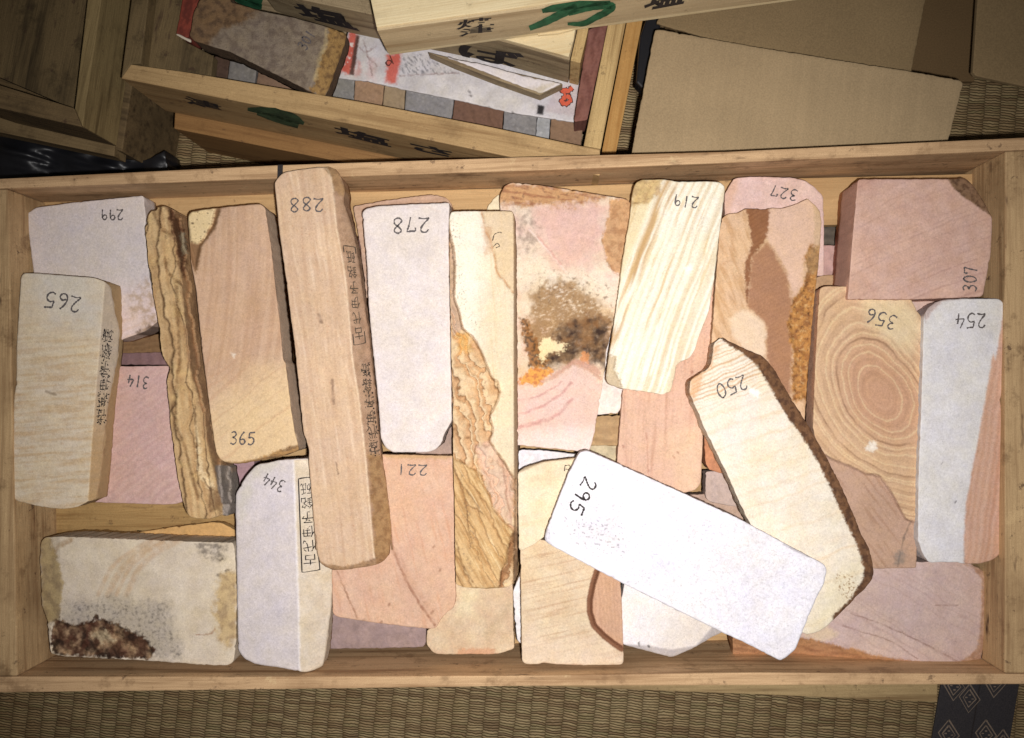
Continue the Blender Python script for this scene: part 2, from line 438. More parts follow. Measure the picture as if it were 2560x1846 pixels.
def smooth_path(pts, n=5):
    p = [np.array(q, float) for q in pts]
    if len(p) < 3: return np.array(p)
    out = []
    for i in range(len(p)-1):
        a = p[i-1] if i > 0 else 2*p[0]-p[1]; b = p[i]; c = p[i+1]; d = p[i+2] if i+2 < len(p) else 2*p[-1]-p[-2]
        for k in range(n):
            s = k/n
            out.append(0.5*((2*b)+(-a+c)*s+(2*a-5*b+4*c-d)*s*s+(-a+3*b-3*c+d)*s**3))
    out.append(p[-1]); return np.array(out)
def ribbons(name, paths, widths, surf, mat, parent, curved=True, wobble=0.45):
    """pen or brush strokes laid on a surface; surf(x, y) -> points"""
    V = []; Fc = []; base = 0
    rs = np.random.RandomState(len(paths)*13+5)
    for pi, pth in enumerate(paths):
        wd = widths[pi] if isinstance(widths, (list, tuple)) else widths
        q = smooth_path(pth) if curved else np.array(pth, float)
        tg = np.gradient(q, axis=0); tg /= np.linalg.norm(tg, axis=1)[:, None]+1e-9
        nm = np.stack([-tg[:, 1], tg[:, 0]], -1)
        w = np.full(len(q), float(wd)) if np.isscalar(wd) else np.interp(np.linspace(0, 1, len(q)), np.linspace(0, 1, len(wd)), wd)
        w = w*(1+wobble*rs.uniform(-1, 1, len(q)))
        l = q+nm*w[:, None]/2; rr = q-nm*w[:, None]/2
        # stagger every stroke by a hair so that crossing strokes never share a plane
        lift = 0.00003*(pi % 7)
        a = surf(l[:, 0], l[:, 1]); b = surf(rr[:, 0], rr[:, 1])
        a[:, 2] += lift; b[:, 2] += lift
        V += [a, b]; n = len(q)
        for i in range(n-1):
            Fc.append([base+i, base+n+i, base+n+i+1, base+i+1])
        base += 2*n
    return finish(name, np.vstack(V), Fc, mat, parent)
GL = {'0': [[(.34, .02), (.1, .2), (.03, .6), (.2, .97), (.45, .85), (.55, .45), (.42, .08), (.26, .03)]],
      '1': [[(.32, 0), (.28, .5), (.27, 1)]],
      '2': [[(.05, .2), (.2, .02), (.45, .06), (.48, .3), (.28, .62), (.02, .93), (.3, .9), (.62, .96)]],
      '3': [[(.05, .1), (.3, .0), (.48, .15), (.38, .36), (.18, .44), (.44, .54), (.5, .78), (.28, .98), (.0, .9)]],
      '4': [[(.3, 0), (.14, .32), (.02, .6), (.3, .62), (.64, .58)], [(.5, .28), (.44, .6), (.4, 1)]],
      '5': [[(.12, .05), (.09, .25), (.07, .46), (.3, .4), (.5, .58), (.44, .86), (.2, 1), (.0, .9)], [(.12, .05), (.34, .04), (.6, .0)]],
      '6': [[(.42, 0), (.18, .28), (.04, .66), (.14, .95), (.38, .96), (.5, .76), (.34, .58), (.1, .66)]],
      '7': [[(.03, .3), (.05, .08), (.28, .07), (.52, .06), (.42, .4), (.3, 1)]],
      '8': [[(.5, .12), (.28, .0), (.08, .16), (.22, .4), (.46, .62), (.46, .9), (.22, 1), (.04, .82), (.24, .55), (.46, .3), (.5, .12)]],
      '9': [[(.47, .22), (.28, .04), (.06, .18), (.08, .42), (.3, .46), (.46, .24), (.47, .5), (.42, 1)]]}
def number(o, zf, text, c, d, length, h, w=3.6, mat=None):
    """handwritten pencil digits: reading direction d in the photo, on the stone's own face"""
    d = np.array(d, float); d /= np.linalg.norm(d); dn = np.array([-d[1], d[0]])
    n = len(text); adv = length/n; gw = adv/0.78
    paths = []
    for i, ch in enumerate(text):
        ctr = np.array(c)+d*(i-(n-1)/2)*adv+dn*random.uniform(-1.5, 1.5)
        for s in GL[ch]:
            paths.append([ctr+d*(gx-0.3)*gw+dn*(gy-0.5)*h for gx, gy in s])
    return ribbons('handwritten_number', paths, w, lambda x, y: P(x, y, zf(x, y)+0.00025), mat or PENCIL, o)

def glyph_mesh(txt, bold=0.0):
    cu = bpy.data.curves.new('glyph', 'FONT'); cu.body = txt; cu.resolution_u = 3; cu.offset = bold
    ob = bpy.data.objects.new('glyph', cu); COL.objects.link(ob)
    dg = bpy.context.evaluated_depsgraph_get()
    me = bpy.data.meshes.new_from_object(ob.evaluated_get(dg))
    v = np.array([x.co[:2] for x in me.vertices]) if len(me.vertices) else np.zeros((0, 2))
    f = [list(p.vertices) for p in me.polygons]
    bpy.data.objects.remove(ob); bpy.data.curves.remove(cu); bpy.data.meshes.remove(me)
    return v, f
def text_cells(name, cells, surf, mat, parent, bold=0.0, keep=1.0):
    """cells: (character, quad) with quad = top-left, top-right, bottom-right, bottom-left of the upright character, in photo pixels"""
    V = []; Fc = []; base = 0
    rs = np.random.RandomState(4)
    for ch, quad in cells:
        v, f = glyph_mesh(ch, bold)
        if not len(v): continue
        mn = v.min(0); mx = v.max(0); uv = (v-mn)/(mx-mn+1e-9)
        q = np.array(quad, float)
        u = uv[:, :1]; w = 1-uv[:, 1:]
        px = (q[0]*(1-u)+q[1]*u)*(1-w)+(q[3]*(1-u)+q[2]*u)*w
        V.append(surf(px[:, 0], px[:, 1]))
        Fc += [[base+i for i in p] for p in f if rs.rand() < keep]; base += len(v)
    return finish(name, np.vstack(V), Fc, mat, parent)
def lerp(a, b, q): return (a[0]+(b[0]-a[0])*q, a[1]+(b[1]-a[1])*q)
def column_cells(txt, tl, tr, br, bl, fill=0.8, inset=0.14):
    """a column of characters written upside down: first character at the bottom of the photo quad"""
    n = len(txt); out = []
    for i, ch in enumerate(txt):
        a = (i+0.5-fill/2)/n; b = (i+0.5+fill/2)/n          # from the bottom up
        lo_l, lo_r = lerp(bl, tl, a), lerp(br, tr, a); hi_l, hi_r = lerp(bl, tl, b), lerp(br, tr, b)
        q = [lerp(lo_r, lo_l, inset), lerp(lo_r, lo_l, 1-inset), lerp(hi_r, hi_l, 1-inset), lerp(hi_r, hi_l, inset)]
        out.append((ch, q))
    return out
def frame_path(tl, tr, br, bl, r=0.18):
    c = [tl, tr, br, bl]; p = []
    for i in range(4):
        a, b, d = c[i-1], c[i], c[(i+1) % 4]
        la = math.hypot(a[0]-b[0], a[1]-b[1]); ld = math.hypot(d[0]-b[0], d[1]-b[1]); k = 7.0
        p += [lerp(b, a, k/la), lerp(b, lerp(a, d, 0.5), 2.0/max(la, ld)), lerp(b, d, k/ld)]
    return p+[p[0]]

# ================================================================== STRUCTURE: floor
ZT = -0.19
ft = prism('tatami_floor', [(-7000, -7000), (9500, -7000), (9500, 9000), (-7000, 9000)], ZT, ZT-0.05, tatami_mat(), bev=0)
tag(ft, kind='structure')
#BORDER
hm, tr_, hb = new_mat('border_cloth')
tc_ = nd(tr_, 'ShaderNodeTexCoord').outputs['Object']
n_ = noise_n(tr_, tc_, 900, 3); n2_ = noise_n(tr_, tc_, 60, 3)
tr_.links.new(mixc(tr_, math_n(tr_, 'MULTIPLY', n2_, 0.5), ramp(tr_, n_, [(0.3, L(34, 31, 34)), (0.7, L(66, 60, 60))]), L(44, 42, 50)), hb.inputs['Base Color'])
hb.inputs['Roughness'].default_value = 0.75
bump(tr_, hb, n_, 0.5, 0.0005)
THREAD = plain_mat('border_thread', L(128, 112, 98), 0.8, 0.3, 900)
heri = prism('tatami_border', [(2372, 1600), (2567, 1600), (2503, 1980), (2308, 1980)], ZT+0.003, ZT+0.0004, hm, bev=0.0006)
tag(heri, 'dark navy patterned cloth border of the tatami mat by the crate', 'mat border')
def heri_surf(x, y): return P(x, y, np.full(np.shape(x), ZT+0.0034))
dp = []
def diamond(cx, cy, w, h):
    for k in (1.0, 0.62):
        dp.append([(cx, cy-h*k), (cx+w*k, cy+4*k), (cx-3, cy+h*k), (cx-w*k, cy-4*k), (cx, cy-h*k)])
    for ox, oy in ((0, -8), (8, 2), (-8, -2), (0, 9)):
        dp.append([(cx+ox-3, cy+oy), (cx+ox+3, cy+oy)])
for cx, cy in ((2386, 1716), (2424, 1746), (2487, 1708), (2465, 1836), (2372, 1836), (2508, 1860), (2402, 1640)):
    diamond(cx, cy, 26, 36)
ribbons('woven_diamond_pattern', dp, 3.0, heri_surf, THREAD, heri, curved=False)
seam = ribbons('border_seam', [[(2469, 1600), (2405, 1980)]], 3.5, heri_surf, INK, heri, curved=False)

# ================================================================== MAIN CRATE
crate = empty('wooden_crate', P1(1280, 1060, -0.10), 'long shallow open wooden crate packed with pale numbered whetstones', 'crate')
prism('back_wall', [(-60, 450), (690, 413), (1300, 393), (1826, 379), (2640, 340), (2640, 372), (1900, 404), (1300, 428), (684, 447), (-60, 474)], 0, -0.10, WOOD_X, crate, bev=0.0012)
prism('front_wall', [(-60, 1692), (700, 1693), (1300, 1690), (1900, 1682), (2640, 1686), (2640, 1711), (1900, 1714), (1300, 1716), (700, 1724), (-60, 1733)], 0, -0.10, WOOD_X, crate, bev=0.0012)
prism('side_wall', [(-60, 475.5), (20, 473.5), (43, 1690.5), (-60, 1690.5)], -0.0006, -0.10, WOOD_Y, crate, bev=0.0012)
prism('side_wall', [(2513, 379), (2640, 374), (2640, 1684), (2512, 1683)], -0.0006, -0.10, WOOD_Y, crate, bev=0.0012)
prism('bottom_board', [(-60, 480), (2640, 400), (2640, 1690), (-60, 1690)], -0.088, -0.098, WOOD_IN, crate, bev=0)
prism('joint_slot', [(694, 412.5), (707, 412), (706, 449), (693, 449.5)], 0.0006, -0.02, INK, crate, bev=0)
lower = prism('wooden_crate', [(60, 600), (2350, 560), (2344, 1756), (1900, 1737), (1467, 1720), (60, 1664)], -0.104, ZT, wood_mat('lower_crate_wood', L(186, 160, 116), L(130, 104, 70), 1.5), bev=0.001)
tag(lower, 'plain wooden crate edge showing under the front of the stone crate', 'crate')
bat = prism('wooden_board', [(70, 489), (700, 484), (1300, 470), (1900, 448), (2462, 434), (2458, 556), (1400, 575), (820, 592), (90, 604)], -0.053, -0.062, WOOD_IN, bev=0.001)
tag(bat, 'thin light wooden board lying along the back inside the stone crate', 'board')
bat2 = prism('wooden_board', [(100, 1190), (640, 1190), (640, 1420), (104, 1420)], -0.060, -0.068, wood_mat('floor_plank_wood', L(186, 152, 100), L(140, 105, 62), 2, stain=0.3), bev=0.001)
tag(bat2, 'tan wooden board in the gap above the mossy stone', 'board')

# ================================================================== STONES IN THE CRATE
WHITE = L(236, 226, 228); LAV = L(218, 206, 202)
PINK = L(216, 176, 164); PEACH = L(224, 176, 144); CREAM = L(228, 206, 170); TAN = L(206, 172, 128); BROWN = L(140, 98, 62); DKB = L(84, 54, 34)

# ---- lower layer, seen through the gaps
def low_col(c, amp=0.12, seed=0, c2=None, ang=0, per=24):
    c = np.asarray(c)
    def f(x, y):
        v = c*(1+amp*fbm(x, y, 30, 4, seed))[:, None]
        if c2 is not None: v = mix(v, c2, stripes(x, y, ang, per, 8, 60, seed)*0.7)
        return v
    return f
LOW = 5.0
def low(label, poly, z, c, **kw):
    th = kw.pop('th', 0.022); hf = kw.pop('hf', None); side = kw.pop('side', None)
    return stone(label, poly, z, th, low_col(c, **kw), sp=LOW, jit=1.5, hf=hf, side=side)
low('dull brown layered stone deep in the gap under the lavender stone', t('A4', (900, 1495), (1290, 1425), (1310, 1590), (900, 1590)), -0.055, L(150, 116, 78), seed=5, c2=L(116, 84, 54), ang=-5, per=14)
low('narrow mauve stone edge between brown stone and pink stone 314', t('A8', (900, 75), (1290, 65), (1330, 165), (900, 165)), -0.052, L(150, 116, 116), seed=6, c2=L(110, 82, 80), ang=85, per=30)
low('small orange-tan stone wedge pointing left above the mossy stone', [(318, 1336), (430, 1318), (541, 1305), (560, 1310), (596, 1330), (596, 1356), (450, 1352)], -0.046, L(214, 168, 104), seed=7, th=0.012)
low('mauve pink stone corner showing between rough brown stone and stone 344', t('A8', (1790, 930), (2000, 900), (1990, 1200), (1840, 1290), (1800, 1260)), -0.055, L(176, 140, 144), seed=8)
low('pinkish brown banded stone hidden beneath white stone 278', t('A5', (890, 430), (1100, 390), (1400, 347), (1530, 335), (1625, 365), (1665, 410), (1660, 600), (1660, 1100), (985, 1150), (950, 760)), -0.036, L(206, 172, 148), seed=9, c2=L(174, 136, 108), ang=-8, per=16)
low('mauve pink stone with dark cracks left of white stone 278', t('A5', (860, 660), (960, 690), (1010, 1110), (900, 1120)), -0.046, L(168, 130, 128), seed=10, c2=L(96, 66, 66), ang=-40, per=60)
low('brown mauve stone sliver under the chipped corner of white stone 278', t('B1', (1380, 600), (1690, 580), (1690, 868), (1380, 868)), -0.05, L(172, 146, 134), seed=11)
low('small cream stone tip behind the rust stained slab', t('A6', (40, 520), (60, 430), (100, 375), (150, 330), (180, 520)), -0.046, L(232, 216, 180), seed=12, th=0.012)
low('white stone showing right of the rust stained slab', t('B2', (920, -280), (1090, -330), (1160, 0), (1120, 480), (1085, 545), (900, 560), (900, 100)), -0.040, L(232, 218, 210), seed=13)
low('tan brown stone between rust stained slab and salmon stone', t('B2', (850, 570), (1130, 560), (1130, 800), (850, 800)), -0.046, L(192, 158, 112), seed=14, c2=L(150, 118, 80), ang=2, per=26)
low('pale mottled greenish stone in the gap above white stone 295', t('B2', (830, 800), (1130, 792), (1130, 1000), (830, 1000)), -0.05, L(196, 180, 146), seed=15, amp=0.2)
low('white stone with a pencil curve above the cream stone covered by stone 295', t('B2', (240, 870), (330, 832), (500, 838), (790, 872), (790, 1000), (240, 1010)), -0.042, L(226, 220, 222), seed=16)
low('orange brown stone under the left edge of stone 250', t('B2', (1762, 640), (1940, 640), (2010, 1010), (1900, 1020), (1800, 990), (1768, 930)), -0.034, L(196, 132, 92), seed=17, amp=0.25)
low('greyish mauve stone by the left edge of stone 250, below the orange brown one', t('B2', (1772, 1000), (2010, 1012), (2120, 1300), (1850, 1252), (1790, 1232), (1772, 1190)), -0.045, L(196, 172, 160), seed=18)
low('pale brown stone strip between salmon stone and stone 295', t('B2', (1560, 1190), (1780, 1180), (1900, 1250), (2120, 1290), (2160, 1430), (2000, 1430), (1560, 1280)), -0.052, L(188, 158, 138), seed=19)
low('pink stone with fine lines left of stone 307', t('A7', (560, 735), (760, 735), (760, 975), (540, 975)), -0.052, L(204, 164, 154), seed=20, c2=L(160, 124, 110), ang=60, per=24)
low('tan stone strip above ringed stone 356', t('A7', (540, 972), (760, 965), (760, 1100), (540, 1100)), -0.046, L(186, 150, 112), seed=21)
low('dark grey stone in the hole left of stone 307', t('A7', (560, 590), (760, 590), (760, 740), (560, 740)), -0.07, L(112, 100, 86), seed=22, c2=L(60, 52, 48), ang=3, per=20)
low('pinkish grey stone behind the top of white stone 254', t('A7', (1290, 1140), (1620, 1148), (1560, 1300), (1420, 1420), (1330, 1330)), -0.03, L(206, 178, 166), seed=23)
low('mauve grey stone under the bottom edge of the peach stone', [(818, 1520), (1064, 1530), (1066, 1606), (1058, 1618), (960, 1621), (815, 1622)], -0.05, L(160, 136, 132), seed=24, amp=0.2)
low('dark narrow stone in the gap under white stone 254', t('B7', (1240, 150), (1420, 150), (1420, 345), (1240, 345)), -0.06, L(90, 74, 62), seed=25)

# ---- 299
def c299(x, y):
    c = mix(LAV, L(230, 206, 200), sstep(y+0.35*(x-200)+20*fbm(x, y, 60, 3, 1), 720, 860))
    c = mix(c, L(216, 180, 150), sstep(stripes(x, y, -25, 20, 6, 50, 3), 0.55, 0.9)*sstep(y, 740, 820)*0.45)
    br = M(x, y, t('A4', (1010, 1160), (1120, 1010), (1240, 960), (1260, 1440), (1100, 1440), (1080, 1300)), 14, 16, 30, 4)
    c = mix(c, L(170, 136, 84), br*0.55*sstep(fbm(x, y, 16, 4, 2), -0.5, 0.5))
    dk = M(x, y, t('A4', (1080, 1420), (1170, 1370), (1260, 1330), (1260, 1440), (1120, 1460)), 6, 9, 14, 5)
    return mix(c, L(90, 64, 38), dk*0.8)
o, z = stone('lavender white stone numbered 299 with browned lower corner', t('A4', (200, 490), (225, 478), (290, 437), (600, 397), (1128, 345), (1135, 420), (1150, 520), (1140, 620), (1175, 980), (1245, 1330), (1150, 1410), (945, 1482), (700, 1500), (330, 1480), (265, 945), (235, 700)), -0.028, 0.026, c299)
number(o, z, '299', (280, 537), (-1, 0.04), 60, 27, w=3.2)

# ---- 314
def c314(x, y):
    c = mix(L(214, 178, 168), L(196, 152, 146), stripes(x, y, -38, 16, 8, 60, 2)*0.6)
    return c*(1+0.06*fbm(x, y, 20, 3, 4))[:, None]
o, z = stone('dusty pink stone numbered 314 beside the rough brown stone', t('A8', (860, 180), (1330, 172), (1312, 262), (1340, 480), (1360, 800), (1390, 1000), (1440, 1240), (1385, 1258), (1300, 1264), (760, 1247), (660, 1240), (700, 900), (850, 500)), -0.030, 0.026, c314)
number(o, z, '314', (345, 954), (-1, -0.1), 56, 30)

# ---- 265
P265 = t('A4', (165, 990), (180, 955), (280, 955), (500, 972), (720, 988), (800, 1008), (855, 1045), (876, 1085), (900, 1250), (940, 1400))+t('A8', (925, 120), (880, 320), (850, 480), (800, 1000), (762, 1220), (690, 1242), (600, 1285), (500, 1300), (350, 1285), (150, 1240), (80, 1200), (85, 1000), (105, 900), (110, 430), (130, 300), (132, 0))
F265 = t('A4', (822, 1030), (900, 1000), (960, 1400))+t('A8', (940, 200), (800, 1250), (690, 1260), (692, 1230), (720, 800), (750, 400), (782, 0))
K265 = t('A4', (822, 1030), (802, 1300))+t('A8', (782, 0), (750, 400), (720, 800), (692, 1230))
def c265(x, y):
    c = mix(L(222, 204, 178), L(202, 168, 124), sstep(aniso(x, y, -5, 130, 13, 4, 8)+0.25*fbm(x, y, 14, 3, 2), -0.5, 0.8)*sstep(y+30*fbm(x, y, 80, 2, 3), 640, 1000)*0.8)
    c = mix(c, L(190, 150, 112), sstep(fbm(x, y*2.2, 26, 4, 6), 0.35, 0.9)*0.4)
    c = mix(c, L(206, 208, 210), M(x, y, [(60, 630), (230, 640), (245, 820), (130, 800)], 40, 20, 40, 2)*0.4)
    fc = M(x, y, F265, 1.5, 0.6, 10, 1)
    c = mix(c, mix(L(196, 178, 156), L(188, 154, 106), sstep(y, 900, 1150)), fc*0.85)
    return mix(c, L(120, 96, 70), ln(x, y, t('A8', (360, 375), (440, 400)), 4, 2)*0.6)
o, z = stone('grey cream stone numbered 265 leaning at the left wall, smeared stamp on its side', P265, -0.002, 0.03, c265, hf=lambda x, y: facet(x, y, F265, K265, 0.00042), side=lambda x, y, d: np.broadcast_to(L(176, 146, 104), (len(x), 3)).copy())
number(o, z, '265', (157, 754), (-1, -0.16), 96, 40, w=4.0)
def on(zf, up=0.0003): return lambda x, y: P(x, y, zf(x, y)+up)
Q = ((257, 818), (284, 821), (263, 1060), (240, 1062))
STAMP = '古代伊予銘砥'
def smear(o, zf, q, seed, n=110):
    rs = np.random.RandomState(seed); pth = []; wd = []
    for i in range(n):
        a = rs.rand(); b = rs.choice([0.12, 0.5, 0.88])+rs.normal(0, 0.07)
        p0 = lerp(lerp(q[0], q[3], a), lerp(q[1], q[2], a), b)
        l = rs.uniform(1.5, 6); ang = rs.choice([math.pi/2, math.pi/2, 0.3])+rs.normal(0, 0.3)
        pth.append([p0, (p0[0]+l*math.cos(ang), p0[1]+l*math.sin(ang))]); wd.append(float(rs.uniform(1.2, 3.2)))
    ribbons('smeared_ink', pth, wd, on(zf, 0.0004), INK if seed % 2 else FAINT, o, curved=False)
text_cells('ink_stamp', column_cells(STAMP, *Q, fill=0.85, inset=0.1), on(z), INK, o, keep=0.8)
smear(o, z, Q, 3, 130)

# ---- rough brown stone
PR = t('L', (230, 105), (275, 110), (285, 70), (340, 60), (400, 70), (450, 100), (520, 150), (575, 200), (590, 330), (600, 450), (640, 560), (650, 760), (680, 1000), (710, 1300), (745, 1635))+t('A8', (1640, 340), (1690, 440), (1700, 560), (1712, 800), (1760, 930), (1815, 965), (1830, 1200), (1800, 1350), (1740, 1352), (1650, 1375), (1500, 1370), (1462, 1320), (1430, 1200), (1390, 1000), (1350, 700), (1312, 300), (1335, 200))+t('L', (410, 1620), (355, 1560), (325, 1470), (312, 1300), (290, 1160), (250, 930), (225, 750), (200, 620), (185, 430), (165, 300), (190, 170))
GR = t('A8', (1690, 955), (1815, 955), (1850, 1200), (1800, 1380), (1752, 1340), (1748, 1255), (1715, 1150))
RID = t('L', (380, 70), (430, 260), (470, 440), (510, 640), (525, 820), (540, 1000), (560, 1300), (600, 1635))+t('A8', (1540, 350), (1600, 560), (1630, 800), (1680, 1000), (1745, 1260))
SLP = RID+t('A8', (1900, 1260), (1760, 300))+t('L', (900, 1000), (700, 40))
def hR(x, y):
    v = 0.0065*saw(x, y, 84, 30, 18, 130, 41)+0.0016*fbm(x, y, 40, 3, 9)
    v = v+facet(x, y, SLP, RID, 0.0007)
    v = v-0.003*ln(x, y, t('L', (250, 110), (300, 230), (330, 290), (420, 330)), 4, 3)-0.003*ln(x, y, t('L', (360, 580), (380, 680), (430, 750), (520, 820)), 4, 3)
    v = v-0.0025*ln(x, y, t('L', (470, 830), (485, 1100), (495, 1400), (500, 1635))+t('A8', (1390, 240), (1380, 450), (1385, 640), (1440, 780), (1500, 1000), (1560, 1220)), 4, 3)
    return v
def cR(x, y):
    c = mix(L(206, 174, 126), L(182, 144, 98), sstep(aniso(x, y, 83, 160, 14, 4, 2), -0.7, 0.9))
    f1 = saw(x, y, 84, 30, 18, 130, 41)
    c = mix(c*(0.84+0.26*f1)[:, None], L(84, 54, 30), ledge(f1)*0.85)
    c = mix(c, L(214, 182, 124), sstep(fbm(x, y, 34, 4, 12), 0.1, 0.8)*0.5)
    sl = M(x, y, SLP, 6, 8, 24, 2)
    c = mix(c, mix(L(176, 136, 96), L(150, 112, 80), sstep(fbm(x, y*0.4, 18, 3, 3), -0.6, 0.7)), sl*0.8)  # shade of the right slope painted in as darker brown
    dk = M(x, y, t('L', (390, 80), (460, 110), (540, 300), (600, 460), (560, 560), (545, 760), (510, 700), (470, 500), (430, 300)), 5, 8, 14, 3)
    c = mix(c, L(92, 54, 32), dk*0.85)
    c = mix(c, L(150, 134, 108), M(x, y, t('L', (495, 320), (550, 310), (575, 520), (530, 540)), 3, 4, 10, 4))
    c = mix(c, L(228, 204, 160), M(x, y, t('A8', (1540, 640), (1580, 840), (1600, 1000), (1680, 1120), (1640, 1130), (1560, 1030)), 4, 6, 12, 6)*0.8)
    c = mix(c, L(100, 78, 54), sstep(fbm(x, y, 7, 3, 8), 0.35, 0.8)*ln(x, y, t('A8', (1460, 300), (1500, 520), (1540, 800), (1560, 1000)), 14, 3)*0.7)
    for q in (t('L', (250, 110), (300, 230), (330, 290), (420, 330)), t('L', (360, 560), (380, 680), (430, 750), (520, 820)), t('L', (470, 830), (485, 1100), (495, 1400), (500, 1635))+t('A8', (1390, 240), (1380, 450), (1385, 640), (1440, 780), (1500, 1000), (1560, 1220)), t('A8', (1600, 1060), (1640, 1130), (1720, 1170)), t('A8', (1530, 480), (1545, 760), (1560, 1000))):
        c = mix(c, L(96, 66, 38), ln(x, y, q, 2.8, 2.5)*0.75)
    c = mix(c, L(96, 62, 36), M(x, y, t('A8', (1640, 1130), (1740, 1170), (1750, 1330), (1640, 1310)), 5, 7, 12, 8)*0.6)
    return mix(c, L(150, 138, 128), M(x, y, GR, 2, 1, 10, 1))
o, z = stone('rough bark-like brown stone standing on edge, longest of the raw pieces', PR, -0.008, 0.04, cR, hf=hR, mat=ROUGHSTONE, jit=2.2, sp=2.8)

# ---- 365
P365 = t('L', (580, 160), (610, 118), (700, 100), (850, 82), (1168, 50))+[(652, 510), (663, 520), (678, 618), (690, 730), (700, 809), (708, 900), (714, 908), (727, 1019), (737, 1083), (745, 1110), (748, 1126), (700, 1142), (640, 1153), (600, 1160), (569, 1158), (549, 1147), (540, 1130), (528, 1050), (505, 870), (490, 720), (478, 660)]
SK = t('L', (578, 155), (610, 118), (740, 90), (850, 90), (820, 230), (740, 380), (680, 435), (605, 405), (585, 260))
SB = t('L', (560, 120), (860, 60), (915, 85), (850, 280), (760, 400), (720, 460), (690, 600), (660, 720), (620, 640), (560, 400))
BT = t('B1', (-120, 930), (0, 930), (180, 890), (400, 805), (470, 790), (560, 900), (0, 1010), (-200, 1000))
def c365(x, y):
    b = stripes(x, y, 128, 60, 40, 200, 14)
    c = mix(L(210, 174, 144), L(180, 138, 106), sstep(aniso(x+0.10*(y-800)**2/400, y, 97, 300, 14, 4, 3), -0.8, 0.9)*0.6)
    c = mix(c, L(228, 196, 150), sstep(x*0.5+y-20*fbm(x, y, 60, 3, 2), 1190, 1330)*0.9)
    c = mix(c, L(192, 144, 108), sstep(stripes(x, y, 140, 17, 14, 110, 5), 0.6, 0.95)*sstep(y, 850, 950)*0.45)
    c = mix(c, L(128, 90, 52), M(x, y, SB, 3, 3, 14, 3)*0.85)
    sk = M(x, y, SK, 2.5, 3, 12, 4)
    pit = sstep(fbm(x, y, 9, 3, 21), 0.42, 0.7)
    c = mix(c, mix(L(232, 204, 152), L(80, 58, 36), pit*0.8), sk)
    c = mix(c, mix(L(190, 142, 80), L(112, 76, 46), sstep(aniso(x, y, -12, 60, 7, 3, 4), -0.2, 0.5)), M(x, y, BT, 3, 4, 14, 7)*0.85)
    c = mix(c, L(240, 226, 210), M(x, y, t('A8', (1815, 70), (1850, 80), (1840, 110)), 3, 2)*0.8)
    return c
def h365(x, y):
    d = np.where(inside(x, y, SB), -0.0035*sstep(-sd(x, y, SB), 0, 10), 0.0)+np.where(inside(x, y, SK), 0.0032*sstep(-sd(x, y, SK), 0, 4), 0.0)
    return d+np.where(inside(x, y, BT), -0.0003*seg_dist(x, y, BT[:5])-0.001, 0)
o, z = stone('tan wood-grained stone numbered 365 with a pitted cream corner', P365, -0.006, 0.032, c365, hf=h365, side=lambda x, y, d: np.broadcast_to(L(205, 178, 152), (len(x), 3)).copy(), sp=3.0)
number(o, z, '365', (607, 1097), (1, 0.05), 66, 32)

# ---- 278
def c278(x, y):
    c = mix(L(226, 214, 209), L(219, 206, 200), sstep(fbm(x, y, 60, 3, 2), -1.0, 1.0))
    return mix(c, L(206, 184, 176), ln(x, y, t('A5', (1290, 440), (1450, 430), (1560, 470)), 3, 2)*0.35)
o, z = stone('large smooth white stone numbered 278 with a chipped bottom corner', t('A5', (962, 475), (990, 447), (1080, 427), (1300, 415), (1650, 400), (1642, 560), (1640, 700), (1650, 1300), (1655, 1635))+t('B1', (1660, 300), (1665, 600), (1640, 650), (1600, 720), (1588, 780), (1540, 830), (1480, 852), (1200, 852), (1140, 812), (1108, 740), (1092, 500), (1062, 200), (1040, 0))+t('A5', (1012, 1200), (1000, 900), (977, 650)), -0.004, 0.030, c278, r=0.0010)
number(o, z, '278', (1027, 563), (-1, 0.02), 100, 38, w=4.0)

# ---- 221
def c221(x, y):
    c = mix(L(212, 168, 140), L(218, 180, 152), sstep(fbm(x, y, 50, 4, 3), -1.0, 1.0))
    c = mix(c, L(204, 146, 112), sstep(aniso(x, y, 78, 120, 10, 3, 5), 0.1, 0.8)*0.4)
    arc = t('B5', (1120, 0), (1140, 200), (1230, 420), (1340, 620), (1460, 790))
    c = mix(c, L(150, 96, 68), ln(x, y, arc, 4, 2)*0.75)
    c = mix(c, L(196, 150, 120), ln(x, y, t('B5', (1160, 230), (1260, 420), (1400, 640)), 9, 3)*0.5)
    c = mix(c, L(140, 92, 64), ln(x, y, t('B5', (730, 390), (800, 560), (880, 740)), 2.6, 2)*0.7)
    c = mix(c, L(196, 158, 110), M(x, y, t('B1', (1100, 860), (1690, 870), (1690, 905), (1150, 900)), 4, 4)*0.8)
    for p in t('B5', (1455, 195), (1445, 685), (1120, 630), (1500, 370), (1060, 760), (930, 745)):
        c = mix(c, L(130, 78, 54), ln(x, y, [p, (p[0]-3, p[1]+4)], 3.5, 2)*0.6)
    return c
o, z = stone('peach stone numbered 221 crossed by a curved dark line', [(900, 1160), (945, 1136), (1040, 1138), (1134, 1140), (1137, 1380), (1139, 1467), (1140, 1500), (1134, 1520), (1118, 1530), (1102, 1548), (1091, 1571), (1067, 1572), (934, 1557), (890, 1550), (840, 1542), (832, 1534), (830, 1427), (846, 1300)], -0.024, 0.026, c221)
number(o, z, '221', (1030, 1175), (-1, 0.02), 82, 27, w=3.2)

